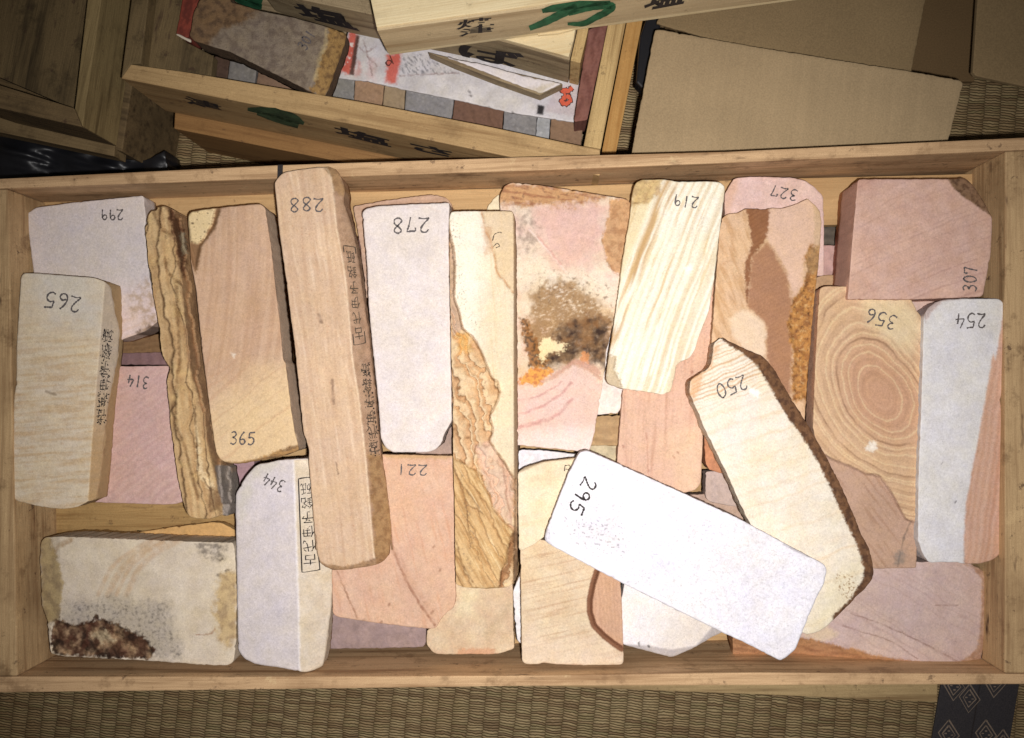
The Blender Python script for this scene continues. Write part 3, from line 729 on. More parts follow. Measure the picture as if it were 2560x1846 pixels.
# ---- 344
F344 = [(734, 1150), (739, 1300), (747, 1534), (749, 1690), (860, 1690), (860, 1140)]
K344 = [(734, 1150), (739, 1300), (747, 1534), (749, 1690)]
B344 = t('B4', (1770, 950), (1830, 1020))+[(650, 1650), (735, 1661), (750, 1655), (770, 1668), (815, 1640), (830, 1700), (580, 1700)]
def c344(x, y):
    c = mix(L(215, 204, 204), L(208, 197, 196), sstep(fbm(x, y, 60, 3, 8), -1.0, 1.0))
    c = mix(c, L(204, 196, 182), M(x, y, t('A8', (1850, 1240), (2010, 950), (2201, 900), (2180, 960), (2010, 1060), (1960, 1260), (1900, 1420)), 10, 8, 24, 3)*0.6)
    fc = M(x, y, F344, 2, 0.8, 10, 2)
    c = mix(c, mix(L(222, 208, 188), L(212, 194, 168), sstep(fbm(x, y, 40, 3, 4), -1.0, 1.0)), fc)
    c = mix(c, L(240, 234, 236), ln(x, y, K344, 4, 1)*0.5)
    return mix(c, L(150, 138, 136), sstep(fbm(x, y, 8, 2, 31), 0.85, 1.1)*0.4)
o, z = stone('lavender white stone numbered 344 with a framed stamp on its slanted side', [(589, 1262), (590, 1235), (614, 1194), (633, 1171), (645, 1161), (667, 1159), (695, 1151), (768, 1146), (810, 1180), (830, 1300), (832, 1427), (832, 1467), (829, 1517), (820, 1584), (814, 1634), (808, 1664), (787, 1675), (767, 1680), (750, 1680), (710, 1671), (641, 1661), (611, 1647), (596, 1627), (593, 1500), (590, 1300)], -0.004, 0.036, c344,
         hf=lambda x, y: facet(x, y, F344, K344, 0.00026)-0.00005*np.maximum(0, 700-x)*0.3, r=0.0011)
number(o, z, '344', (684, 1208), (-1, -0.4), 58, 31, w=3.3)
Q = ((746, 1197), (776, 1193), (800, 1425), (755, 1432))
text_cells('ink_stamp', column_cells(STAMP, (749, 1206), (777, 1203), (797, 1417), (757, 1420), inset=0.06), on(z), INK, o, keep=0.9)
ribbons('stamp_frame', [frame_path(*Q)], 2.6, on(z), INK, o, curved=False)

# ---- 288
P288 = t('A5', (270, 245), (300, 200), (345, 160), (460, 142), (590, 125), (700, 118), (750, 135), (795, 195), (826, 300), (815, 400), (850, 500), (892, 640), (915, 750), (945, 950), (975, 1180), (1010, 1400), (1036, 1635))+t('B1', (1060, 350), (1085, 650), (1110, 880), (1150, 1100), (1175, 1300), (1192, 1450), (1195, 1635))+t('B5', (1125, 100), (1128, 190), (1112, 270), (1060, 320), (1000, 343), (900, 357), (780, 376), (690, 376), (640, 352), (600, 322), (580, 250), (570, 100))+t('B1', (600, 1635), (560, 1150), (540, 920), (545, 830), (500, 700), (470, 400), (430, 0))+t('A5', (400, 1300), (390, 1200), (350, 900), (310, 630), (290, 420))
K288 = t('A5', (600, 60), (715, 200), (760, 600), (830, 1000), (885, 1635))+t('B1', (930, 400), (985, 880), (1050, 1635))+t('B5', (1012, 290), (1020, 420))
F288 = K288+t('B5', (1300, 420))+t('A5', (1200, 900), (1000, 60))
E288 = t('B5', (560, 290), (640, 330), (780, 350), (900, 320), (1015, 285), (1140, 250), (1140, 400), (560, 400))
def c288(x, y):
    c = mix(L(216, 184, 152), L(200, 164, 132), sstep(aniso(x, y, 84, 260, 10, 4, 4), -0.9, 1.0))
    c = mix(c, L(234, 206, 176), sstep(aniso(x, y, 80, 180, 14, 3, 9), 0.15, 0.8)*0.5)
    c = mix(c, L(186, 132, 100), sstep(fbm(x, y, 7, 3, 17), 0.55, 0.85)*0.55)
    fc = M(x, y, F288, 1.8, 0.8, 10, 2)
    sk = M(x, y, t('B1', (1000, 880), (1120, 870), (1210, 1450), (1210, 1635))+t('B5', (1140, 290), (980, 350), (1000, 100)), 6, 6, 20, 5)
    tp = M(x, y, t('A5', (650, 100), (760, 110), (840, 300), (810, 350), (740, 300), (700, 180)), 4, 5, 14, 6)
    side = mix(L(198, 162, 132), L(182, 146, 116), sstep(fbm(x, y, 20, 3, 3), -0.3, 0.5))  # steep side: its shade is put into a browner, darker colour
    side = mix(side, mix(L(184, 146, 100), L(158, 120, 80), sstep(fbm(x, y, 16, 4, 6), -0.3, 0.5)), np.maximum(sk, tp*0.8))
    c = mix(c, side, fc)
    c = mix(c, L(240, 218, 188), ln(x, y, K288, 3, 0.8)*0.5)  # painted highlight along the crease
    c = mix(c, mix(L(190, 146, 100), L(140, 100, 66), sstep(fbm(x, y*2, 14, 3, 2), -0.1, 0.5)), M(x, y, E288, 2.5, 4, 14, 5)*0.7)
    for p, q in ((t('A5', (620, 1280), (640, 1340)), 5), (t('B1', (725, 290), (735, 470)), 4), (t('B1', (755, 930), (770, 1020)), 2.4)):
        c = mix(c, L(120, 90, 74), ln(x, y, p, q, 2)*0.7)
    return c
def h288(x, y):
    return facet(x, y, F288, K288, 0.0005)+np.where(inside(x, y, E288), -0.0004*np.minimum(seg_dist(x, y, E288[:6]), 30), 0)
o, z = stone('long tan stone numbered 288 resting over the back rim, stamped on its side', P288, 0.006, 0.034, c288, hf=h288, tilt=(0, -0.000014), sp=3.0)
number(o, z, '288', (766, 512), (-1, 0.03), 92, 34)
Q = ((858, 614), (888, 618), (914, 858), (885, 864))
text_cells('ink_stamp', column_cells(STAMP, (861, 622), (888, 626), (912, 850), (886, 855), inset=0.1), on(z), FAINT, o)
ribbons('stamp_frame', [frame_path(*Q)], 2.3, on(z), FAINT, o, curved=False)
Q = ((901, 905), (924, 905), (951, 1138), (925, 1142))
text_cells('ink_stamp', column_cells(STAMP, *Q, inset=0.1), on(z), FAINT, o)
smear(o, z, Q, 5, 60); smear(o, z, Q, 8, 60)

# ---- mossy lower-left stone
PM = [(103, 1352), (117, 1343), (167, 1342), (367, 1350), (501, 1355), (584, 1357), (588, 1384), (592, 1500), (590, 1594), (586, 1651), (574, 1663), (534, 1664), (367, 1652), (157, 1641), (127, 1634), (125, 1617), (118, 1550), (105, 1514), (100, 1400)]
DM = t('B4', (380, 980), (385, 800), (430, 735), (480, 760), (560, 790), (700, 745), (720, 710), (760, 745), (880, 780), (1000, 840), (1090, 880), (1130, 940), (1160, 980), (1140, 1040), (900, 1040), (650, 1025), (470, 1015))
def cM(x, y):
    c = mix(L(224, 208, 186), L(210, 192, 168), sstep(fbm(x, y, 60, 3, 3), -1.0, 1.0))
    arcx = x-(-0.0016*(y-1350)**2+0)  # curved bands
    for cx, w in ((430, 7), (405, 5), (385, 8), (360, 5)):
        q = t('B4', (cx*2.994+60, 150), (cx*2.994-90, 230), (cx*2.994-250, 370), (cx*2.994-340, 560))
        c = mix(c, L(196, 148, 96), ln(x, y, q, w*1.3, 2, 70)*0.4)
    c = mix(c, L(160, 120, 74), ln(x, y, t('B4', (530, 150), (440, 200), (390, 260)), 7, 3)*0.6)
    le = M(x, y, t('B4', (300, 130), (380, 130), (430, 300), (480, 470), (460, 600), (440, 760), (310, 760)), 4, 6, 18, 4)
    c = mix(c, mix(L(190, 162, 104), L(140, 112, 66), sstep(fbm(x, y, 26, 5, 5), -0.5, 0.7)), le*0.8)
    re = M(x, y, t('B4', (1640, 420), (1700, 380), (1780, 390), (1780, 880), (1700, 960), (1640, 880), (1600, 640)), 8, 10, 20, 6)
    c = mix(c, mix(L(204, 172, 116), L(156, 122, 76), sstep(fbm(x, y, 24, 5, 6), -0.3, 0.7)), re*0.8)
    gm = M(x, y, t('B4', (500, 620), (850, 590), (1250, 640), (1340, 900), (1350, 1030), (1150, 1050), (600, 800), (460, 760)), 18, 16, 30, 7)
    sp = sstep(fbm(x, y, 8, 4, 8)+0.3*fbm(x, y, 40, 3, 3), -0.1, 0.8)
    c = mix(c, L(172, 160, 148), gm*0.6)
    c = mix(c, L(84, 76, 72), gm*sp*0.65)
    g2 = M(x, y, t('B4', (1460, 170), (1700, 175), (1690, 290), (1600, 310), (1500, 250)), 6, 8, 14, 8)
    c = mix(c, L(118, 106, 94), g2*sstep(fbm(x, y, 14, 5, 9), -0.6, 0.6)*0.85)
    for p in t('B4', (1630, 410), (1690, 385), (1650, 300)):
        c = mix(c, L(70, 52, 38), ln(x, y, [p, (p[0]+6, p[1]-2)], 4, 3)*0.8)
    c = mix(c, L(150, 96, 60), ln(x, y, t('B4', (1470, 860), (1570, 855), (1610, 815)), 2.2, 2)*0.7)
    dm = M(x, y, DM, 2.5, 7, 12, 2)
    n1 = fbm(x, y, 30, 5, 10); n2 = fbm(x, y, 44, 5, 12)
    d = mix(L(92, 62, 44), L(170, 138, 104), sstep(n1, -0.25, 0.5))
    d = mix(d, L(44, 28, 20), np.maximum(sstep(n2, 0.0, 0.4)*0.85, 0.7*ln(x, y, DM[2:13], 5, 3)))
    d = mix(d, L(96, 54, 38), sstep(fbm(x, y, 34, 3, 14), 0.2, 0.6)*0.5)
    d = mix(d, L(206, 186, 150), M(x, y, t('B4', (680, 850), (800, 830), (860, 900), (760, 920)), 5, 8, 10, 3)*0.6)
    return mix(c, d, dm)
def hM(x, y):
    v = np.where(inside(x, y, DM), -0.0025*sstep(-sd(x, y, DM), 0, 8)+0.0030*fbm(x, y, 22, 4, 10), 0)
    return v+np.where(x < 150, -(150-x)*0.00012, 0)
o, z = stone('cream stone with a dark mossy broken patch in the front left corner', PM, -0.012, 0.04, cM, hf=hM, sp=2.8, jit=1.6)

# ---- bottom cream stone under veined slab
def cBC(x, y):
    c = mix(L(218, 194, 160), L(206, 174, 142), sstep(fbm(x, y, 46, 4, 2), -1.0, 1.0))
    c = mix(c, L(176, 148, 116), ln(x, y, [(1270, 1520), (1220, 1590)], 16, 6)*0.4)
    c = mix(c, L(232, 216, 176), M(x, y, t('B5', (1640, 520), (1780, 520), (1740, 690), (1620, 700)), 14, 8)*0.6)
    return mix(c, L(206, 142, 100), M(x, y, t('B5', (1600, 1020), (1650, 965), (1900, 965), (1950, 1020)), 4, 5, 10, 3)*0.6)
stone('cream tan stone whose lower end sticks out below the veined slab', [(1110, 1400), (1281, 1400), (1283, 1550), (1286, 1622), (1251, 1634), (1218, 1636), (1150, 1636), (1091, 1636), (1078, 1627), (1066, 1611), (1067, 1577), (1088, 1565), (1096, 1500)], -0.03, 0.024, cBC)

# ---- veined slab
PV = t('V1', (75, 150), (90, 100), (200, 92), (400, 93), (592, 92), (612, 150), (622, 400), (625, 800), (632, 1635))+t('V2', (634, 300), (632, 1000), (634, 1420), (610, 1490), (560, 1530), (380, 1545), (200, 1535), (130, 1510), (125, 1300), (118, 800), (108, 480), (103, 0))+t('V1', (92, 1300), (85, 900), (75, 400))
ED = t('V1', (70, 100), (78, 250), (115, 400), (125, 560), (122, 800), (160, 920), (190, 1050), (270, 1120), (330, 1220), (380, 1340), (430, 1460), (470, 1480), (490, 1560), (480, 1635))+t('V2', (450, 60), (430, 100), (410, 130), (425, 200), (435, 260), (410, 330), (450, 400), (520, 500), (600, 630))
LOWP = ED+t('V2', (640, 640), (640, 1560), (60, 1560))+t('V1', (30, 100))
E2 = t('V2', (90, 470), (160, 490), (240, 550), (300, 575), (345, 620), (360, 700), (410, 780), (430, 870), (480, 950), (540, 1010), (610, 1080))
P2 = E2+t('V2', (590, 1100), (555, 1250), (545, 1340), (510, 1400), (490, 1545), (60, 1560))
CK = t('V1', (340, 92), (355, 180), (375, 260), (410, 320), (425, 400), (450, 480), (460, 570), (490, 630), (520, 650), (560, 710), (600, 760))
UPR = CK+t('V1', (640, 760), (640, 60), (340, 60))
SDE = t('V1', (596, 60), (602, 300), (602, 1635))+t('V2', (605, 700), (605, 1070), (600, 1560), (700, 1560))+t('V1', (700, 60))
def cV(x, y):
    c = mix(L(234, 222, 202), L(222, 204, 172), sstep(x+0.15*(y-700)+14*fbm(x, y, 50, 3, 3), 1170, 1260))
    c = mix(c, L(240, 232, 212), M(x, y, t('V1', (80, 130), (250, 110), (290, 300), (300, 700), (250, 1000), (140, 850), (110, 400)), 22, 10, 40, 4)*0.8)
    c = mix(c, L(214, 178, 130), sstep(aniso(x, y, 86, 240, 11, 4, 6), 0.1, 0.7)*0.45*sstep(x, 1180, 1240))
    c = mix(c, L(216, 186, 146), M(x, y, UPR, 3, 2, 10, 4)*0.7)
    c = mix(c, L(176, 126, 84), ln(x, y, CK, 2.6, 1.5)*0.8)
    c = mix(c, L(190, 140, 96), M(x, y, t('V1', (350, 200), (420, 230), (420, 420), (370, 460)), 6, 6, 10, 3)*0.5)
    sp = sstep(fbm(x, y, 5, 2, 7), 0.35, 0.7)*M(x, y, t('V1', (60, 100), (150, 120), (170, 500), (230, 900), (360, 1020), (280, 1060), (110, 800)), 12, 10, 20, 9)
    c = mix(c, L(120, 112, 100), sp*0.7)
    lo = M(x, y, LOWP, 2, 1.2, 8, 2)
    rip = stripes(x, y, 68, 10, 14, 50, 5)
    l1 = mix(L(214, 180, 136), L(188, 148, 104), sstep(aniso(x, y, 70, 90, 8, 4, 3), -0.3, 0.5))
    l1 = mix(l1, L(150, 106, 66), sstep(rip, 0.55, 0.9)*0.6)
    for q in ((1130, 850, 1165, 960), (1145, 880, 1190, 1010), (1170, 880, 1215, 1000), (1140, 960, 1180, 1080), (1190, 900, 1228, 960), (1155, 1010, 1200, 1120)):
        l1 = mix(l1, L(130, 90, 54), ln(x, y, [(q[0], q[1]), ((q[0]+q[2])/2+8, (q[1]+q[3])/2-10), (q[2], q[3])], 2.6, 4, 22)*0.8)
    f1 = saw(x, y, 70, 27, 26, 70, 31)
    l1 = mix(mix(L(224, 194, 152), L(194, 154, 110), sstep(f1, 0.9, 0.1)), L(112, 74, 42), ledge(f1)*0.8)  # ripple shading painted in: darker tone and dark lines at each step
    yy = M(x, y, t('V1', (130, 1080), (240, 1090), (260, 1240), (160, 1260)), 8, 8, 12, 3)
    l1 = mix(l1, L(206, 160, 84), yy*0.8)
    l1 = mix(l1, L(210, 178, 156), M(x, y, t('V2', (290, 380), (420, 340), (600, 640), (590, 1050), (430, 860), (350, 640)), 6, 4, 14, 2)*0.75)
    l1 = mix(l1, L(176, 132, 108), sstep(stripes(x, y, 80, 11, 6, 50, 15), 0.6, 0.95)*M(x, y, t('V2', (290, 380), (420, 340), (600, 640), (590, 1050), (430, 860), (350, 640)), 6, 4)*0.6)
    l1 = mix(l1, L(190, 160, 132), M(x, y, t('V1', (78, 250), (115, 400), (125, 560), (122, 800), (160, 920), (185, 1060), (110, 1100), (85, 900)), 3, 2, 10, 4))
    c = mix(c, l1, lo)
    p2 = M(x, y, P2, 2, 1.2, 8, 4)
    l2 = mix(L(208, 172, 120), L(184, 144, 92), sstep(aniso(x, y, 60, 100, 8, 4, 13), -0.3, 0.5))
    l2 = mix(l2, L(232, 206, 160), sstep(aniso(x, y, 62, 120, 9, 3, 18), 0.25, 0.8)*0.8)
    f2 = saw(x, y, 63, 30, 14, 90, 33)
    l2 = mix(l2*(0.86+0.24*f2)[:, None], L(132, 92, 54), ledge(f2)*0.6)  # tone follows the steps, their shading painted into the colour
    l2 = mix(l2, L(110, 92, 78), sstep(fbm(x, y, 7, 3, 4), 0.15, 0.6)*ln(x, y, t('V2', (190, 640), (230, 900), (260, 1120), (210, 1260), (250, 1400)), 12, 3)*0.7)
    c = mix(c, l2, p2)
    for q, w in ((t('V2', (120, 570), (170, 700), (215, 880), (240, 1100)), 2.4), (t('V2', (160, 680), (250, 780), (345, 935)), 2.4), (t('V2', (130, 1150), (180, 1330), (240, 1440), (300, 1535)), 2.4), (t('V2', (295, 370), (280, 440), (265, 545)), 2.2)):
        c = mix(c, L(120, 82, 46), ln(x, y, q, w, 2)*0.75)
    c = mix(c, L(150, 106, 66), ln(x, y, ED, 3.0, 1.2)*0.7)
    c = mix(c, L(140, 98, 58), ln(x, y, E2, 2.4, 1.2)*0.7)
    cr = M(x, y, t('V2', (590, 1090), (625, 1100), (600, 1260), (580, 1370), (530, 1440), (505, 1540), (480, 1540), (495, 1400), (550, 1340), (560, 1200)), 2, 2, 8, 3)
    c = mix(c, L(150, 108, 70), cr)
    return mix(c, L(150, 118, 88), M(x, y, SDE, 1.5, 0.5, 8, 1)*0.85)
def hV(x, y):
    d = -0.0065*(1-sstep(sd(x, y, LOWP)+1.2*fbm(x, y, 8, 4, 2), -6, 1))
    inl = inside(x, y, LOWP)
    d = d+np.where(inl, np.where(inside(x, y, P2), 0.0048*saw(x, y, 63, 30, 14, 90, 33), 0.0062*saw(x, y, 70, 27, 26, 70, 31))+0.0012*fbm(x, y, 30, 3, 11), 0)
    d = d+0.0030*(1-sstep(sd(x, y, P2)+1.2*fbm(x, y, 8, 4, 4), -5, 1))*inl
    d = d-0.0012*ln(x, y, CK, 4, 1.5)
    cr = sd(x, y, t('V2', (590, 1090), (720, 1100), (720, 1560), (480, 1560), (495, 1400), (550, 1340), (560, 1200)))
    d = d-0.002*(1-sstep(cr, -4, 1))
    return d+facet(x, y, SDE, SDE[:5], 0.0006)
o, z = stone('tall veined stone slab, cream above and rippled tan below', PV, 0.000, 0.034, cV, hf=hV, sp=2.6)
ribbons('pencil_mark', [t('A5', (1985, 700), (2000, 650), (2040, 632), (2060, 640)), t('A5', (1992, 745), (2020, 720), (2040, 740), (2010, 755))], 2.2, on(z), FAINT, o)

# ---- rust-stained slab
PI = t('R', (-25, 150), (0, 85), (40, 65), (110, 68), (250, 85), (400, 108), (560, 135), (720, 160), (738, 180), (735, 300), (700, 480), (668, 700), (640, 880), (600, 1030), (590, 1130), (575, 1240), (545, 1420), (520, 1560), (500, 1630), (440, 1632), (80, 1595), (40, 1590), (10, 900))
def cI(x, y):
    c = mix(L(228, 206, 182), L(224, 192, 172), sstep(fbm(x, y, 50, 4, 4), -0.4, 0.4))
    c = mix(c, L(218, 176, 164), M(x, y, t('R', (190, 220), (420, 180), (590, 190), (570, 420), (480, 520), (350, 590), (250, 430), (180, 330)), 16, 14, 40, 3)*0.85)
    c = mix(c, L(232, 216, 192), M(x, y, t('R', (60, 480), (180, 470), (350, 600), (640, 600), (620, 880), (400, 850), (100, 860)), 20, 20, 40, 5)*0.8)
    top = M(x, y, t('R', (-40, 60), (300, 80), (600, 140), (520, 180), (350, 190), (200, 195), (50, 200), (-40, 190)), 8, 12, 24, 6)
    tc = mix(L(196, 146, 92), L(156, 98, 54), sstep(aniso(x, y, 8, 40, 8, 4, 2), -0.2, 0.5))
    tc = mix(tc, L(110, 70, 44), sstep(fbm(x, y, 12, 3, 4), 0.3, 0.7)*0.6)
    c = mix(c, tc, top*0.9)
    tr = M(x, y, t('R', (620, 160), (760, 150), (760, 320), (700, 600), (640, 590), (600, 520), (570, 400), (610, 260)), 3, 4, 16, 7)
    c = mix(c, mix(L(198, 152, 104), L(172, 124, 78), sstep(fbm(x, y, 18, 4, 3), -0.2, 0.5)), tr*0.92)
    gl = M(x, y, t('R', (60, 220), (160, 230), (200, 330), (190, 460), (80, 500)), 12, 14, 20, 3)
    c = mix(c, L(150, 128, 112), gl*sstep(fbm(x, y, 20, 5, 6), -0.5, 0.6)*0.75)
    hal = M(x, y, t('R', (90, 820), (180, 700), (420, 760), (640, 820), (620, 1150), (480, 1120), (300, 1200), (90, 1250)), 40, 24, 50, 18)
    c = mix(c, L(206, 168, 118), hal*np.clip(0.6+0.6*fbm(x, y, 40, 4, 19), 0, 1)*0.75)
    st = M(x, y, t('R', (150, 720), (240, 640), (420, 640), (560, 760), (640, 860), (610, 1010), (590, 1140), (460, 1090), (330, 1140), (200, 1130), (150, 1000), (110, 880), (170, 840)), 14, 18, 36, 8)
    s1 = sstep(aniso(x, y, -25, 12, 6, 4, 9)+0.5*fbm(x, y, 40, 3, 3)+0.35, -0.7, 0.4)
    c = mix(c, L(156, 118, 74), st*s1*0.9)
    s2 = M(x, y, t('R', (300, 930), (400, 860), (520, 830), (620, 880), (610, 1010), (590, 1145), (500, 1110), (480, 1060), (390, 1090), (280, 1150), (240, 1130), (260, 1040)), 10, 14, 24, 11)
    c = mix(c, mix(L(128, 88, 50), L(60, 42, 34), sstep(fbm(x, y, 34, 5, 12)+(y-800)/160, -0.3, 0.5)), s2*np.clip(0.75+0.5*fbm(x, y, 22, 4, 7), 0.3, 1))
    s3 = M(x, y, t('R', (95, 860), (130, 850), (170, 950), (240, 1060), (260, 1140), (150, 1150), (130, 1050)), 4, 8, 12, 13)
    c = mix(c, mix(L(150, 96, 40), L(80, 52, 26), sstep(fbm(x, y, 9, 3, 6), -0.2, 0.4)), s3*0.9)
    fl = M(x, y, t('R', (210, 980), (260, 970), (330, 1000), (370, 1020), (320, 1060), (270, 1050), (230, 1110), (205, 1080)), 3, 7, 10, 14)
    c = mix(c, L(238, 214, 164), fl*0.95)
    orr = M(x, y, t('R', (80, 1240), (140, 1150), (240, 1140), (290, 1160), (230, 1220), (190, 1265), (170, 1235)), 3, 6, 12, 15)
    c = mix(c, mix(L(226, 156, 60), L(200, 120, 56), sstep(fbm(x, y, 10, 3, 2), -0.1, 0.4)), orr*0.95)
    c = mix(c, L(216, 140, 80), M(x, y, t('R', (430, 1120), (460, 1050), (490, 1060), (495, 1120)), 3, 4, 8, 4)*0.85)
    c = mix(c, L(200, 150, 128), M(x, y, t('R', (200, 1240), (300, 1170), (420, 1090), (560, 1150), (570, 1220), (480, 1160), (400, 1130), (300, 1210)), 4, 4, 10, 6)*0.8)
    pk = M(x, y, t('R', (60, 1270), (180, 1265), (300, 1210), (400, 1130), (500, 1170), (560, 1240), (540, 1640), (60, 1640)), 3, 3, 12, 7)
    pc = mix(L(224, 190, 174), L(232, 208, 198), sstep(y+0.1*x, 1190, 1240))
    for q, w in ((t('R', (60, 1420), (170, 1390), (300, 1320), (400, 1230)), 4), (t('R', (60, 1500), (180, 1470), (280, 1440), (400, 1330)), 5), (t('R', (60, 1340), (200, 1310), (330, 1230)), 3)):
        pc = mix(pc, L(196, 136, 128), ln(x, y, q, w, 4, 30)*0.7)
    c = mix(c, pc, pk)
    c = mix(c, L(238, 216, 206), ln(x, y, t('R', (150, 340), (230, 430), (360, 580)), 2.5, 2)*0.6)
    c = mix(c, L(206, 140, 128), ln(x, y, t('R', (200, 380), (260, 450), (330, 540)), 4, 3)*0.5)
    sp = sstep(fbm(x, y, 12, 5, 22), 0.1, 0.8)*M(x, y, t('R', (130, 620), (240, 570), (390, 580), (620, 620), (640, 800), (180, 780)), 16, 16, 20, 3)
    return mix(c, L(112, 86, 62), sp*0.75)
o, z = stone('pink stone slab with black and orange rust stains at its middle', PI, -0.020, 0.028, cI, hf=lambda x, y: 0.0008*fbm(x, y, 30, 4, 5)+np.where(inside(x, y, t('R', (620, 160), (800, 150), (700, 620), (640, 590), (600, 520), (570, 400), (610, 260))), -0.002, 0), sp=2.6, jit=1.6)

# ---- salmon banded
def cSa(x, y):
    c = mix(L(216, 176, 150), L(190, 142, 116), sstep(aniso(x, y, 93, 260, 13, 4, 6), -0.1, 0.8)*0.7)
    c = mix(c, L(230, 196, 160), M(x, y, t('B2', (1480, 700), (1760, 640), (1740, 1180), (1560, 1180)), 24, 14, 40, 3)*0.5)
    c = mix(c, L(170, 110, 90), ln(x, y, t('B2', (1310, 700), (1325, 1050)), 2, 2, 20)*0.6)
    for p in t('B2', (1520, 885), (1550, 850), (1120, 800), (1660, 215)):
        c = mix(c, L(150, 86, 66), ln(x, y, [p, (p[0]+3, p[1]+3)], 3, 2)*0.6)
    return c
stone('salmon stone with soft vertical bands lying under the striped stone 219', [(1556, 985), (1545, 1120), (1542, 1160), (1560, 1210), (1700, 1235), (1738, 1226), (1752, 1208), (1758, 1080), (1765, 955), (1772, 920), (1788, 860), (1790, 700), (1600, 700)], -0.026, 0.026, cSa)

# ---- 327
def c327(x, y):
    c = mix(L(228, 196, 188), L(216, 180, 168), sstep(fbm(x, y, 40, 4, 5), -1.0, 1.0))
    return mix(c, L(214, 170, 140), M(x, y, [(1800, 560), (1810, 480), (1835, 440), (1850, 450), (1820, 560)], 8, 4)*0.6)
o, z = stone('pale pink round-cornered stone numbered 327 behind the flame patterned one', [(1812, 485), (1833, 449), (1850, 444), (1900, 442), (1981, 445), (2013, 452), (2038, 470), (2057, 490), (2060, 560), (2060, 690), (1810, 690)], -0.028, 0.026, c327)
number(o, z, '327', (1960, 482), (-1, -0.2), 72, 28, w=3.2)

# ---- flame-patterned
PF = t('FL', (200, 215), (245, 175), (340, 165), (385, 130), (470, 135), (530, 142), (580, 128), (680, 130), (770, 105), (820, 80), (875, 52), (930, 100), (975, 150), (985, 250), (975, 420), (960, 600), (940, 740), (920, 950), (900, 1200), (880, 1400), (865, 1635))+[(2010, 1080), (1880, 1100), (1800, 1010), (1781, 880)]+t('FL', (110, 1350), (140, 900), (175, 450), (185, 300))
RE = t('FL', (990, 400), (900, 420), (850, 520), (880, 600), (840, 740), (760, 850), (740, 950), (715, 1040), (740, 1180), (770, 1280), (750, 1400), (760, 1640), (1000, 1640))
def cF(x, y):
    c = mix(L(218, 180, 142), L(200, 158, 116), sstep(aniso(x, y, 68, 80, 16, 4, 4), -0.3, 0.5))
    c = mix(c, L(222, 184, 158), M(x, y, t('FL', (560, 130), (880, 50), (990, 200), (980, 420), (850, 560), (840, 740), (760, 830), (710, 640), (640, 480), (550, 360)), 6, 5, 20, 3))
    mid = M(x, y, t('FL', (560, 400), (600, 450), (660, 560), (710, 650), (730, 770), (760, 850), (740, 960), (720, 1050), (760, 1250), (740, 1640), (600, 1640), (560, 1300), (550, 1050), (500, 990), (400, 900), (420, 750), (430, 600), (440, 500)), 5, 4, 20, 5)
    mc = mix(L(176, 128, 94), L(162, 114, 82), stripes(x, y, -28, 9, 4, 40, 7)*0.7)
    c = mix(c, mc, mid)
    fl = M(x, y, t('FL', (385, 120), (480, 130), (580, 125), (570, 270), (555, 360), (510, 430), (440, 510), (425, 620), (415, 760), (400, 880), (388, 700), (385, 560), (420, 480), (440, 420), (430, 320), (415, 220)), 2.5, 3, 12, 6)
    c = mix(c, mix(L(132, 82, 50), L(160, 108, 68), stripes(x, y, -35, 10, 3, 30, 4)*0.6), fl*0.95)
    el = M(x, y, t('FL', (260, 1000), (370, 920), (460, 960), (530, 1020), (550, 1130), (540, 1300), (420, 1270), (290, 1140)), 5, 3, 20, 7)
    c = mix(c, L(230, 202, 172), el*0.95)
    c = mix(c, L(186, 140, 96), ln(x, y, t('FL', (215, 570), (270, 535)), 4, 2)*0.7)
    c = mix(c, L(226, 196, 156), sstep(aniso(x, y, 66, 70, 9, 3, 19), 0.3, 0.8)*0.5*M(x, y, t('FL', (180, 200), (400, 200), (420, 800), (280, 1150), (120, 1000)), 10, 6))
    re = M(x, y, RE, 4, 6, 16, 8)
    rc = mix(L(190, 132, 62), L(150, 96, 44), sstep(fbm(x, y, 16, 4, 9), -0.2, 0.4))
    rc = mix(rc, L(206, 166, 108), sstep(fbm(x, y, 12, 4, 15), 0.2, 0.6)*0.7)
    rc = mix(rc, L(96, 58, 32), sstep(fbm(x, y, 10, 3, 25), 0.35, 0.7)*0.8)
    rc = mix(rc, L(160, 130, 92), M(x, y, t('FL', (880, 420), (990, 380), (980, 640), (850, 640)), 10, 8)*0.6)
    c = mix(c, rc, re*0.95)
    return mix(c, L(200, 168, 130), M(x, y, t('FL', (930, 110), (1000, 130), (1000, 420), (930, 420)), 4, 3)*0.7)
o, z = stone('brown flame patterned stone with a rough ochre right edge', PF, -0.016, 0.03, cF, hf=lambda x, y: np.where(inside(x, y, RE), -0.002*sstep(-sd(x, y, RE), 0, 12)+0.0022*fbm(x, y, 18, 4, 9), 0), sp=2.6, jit=1.4)

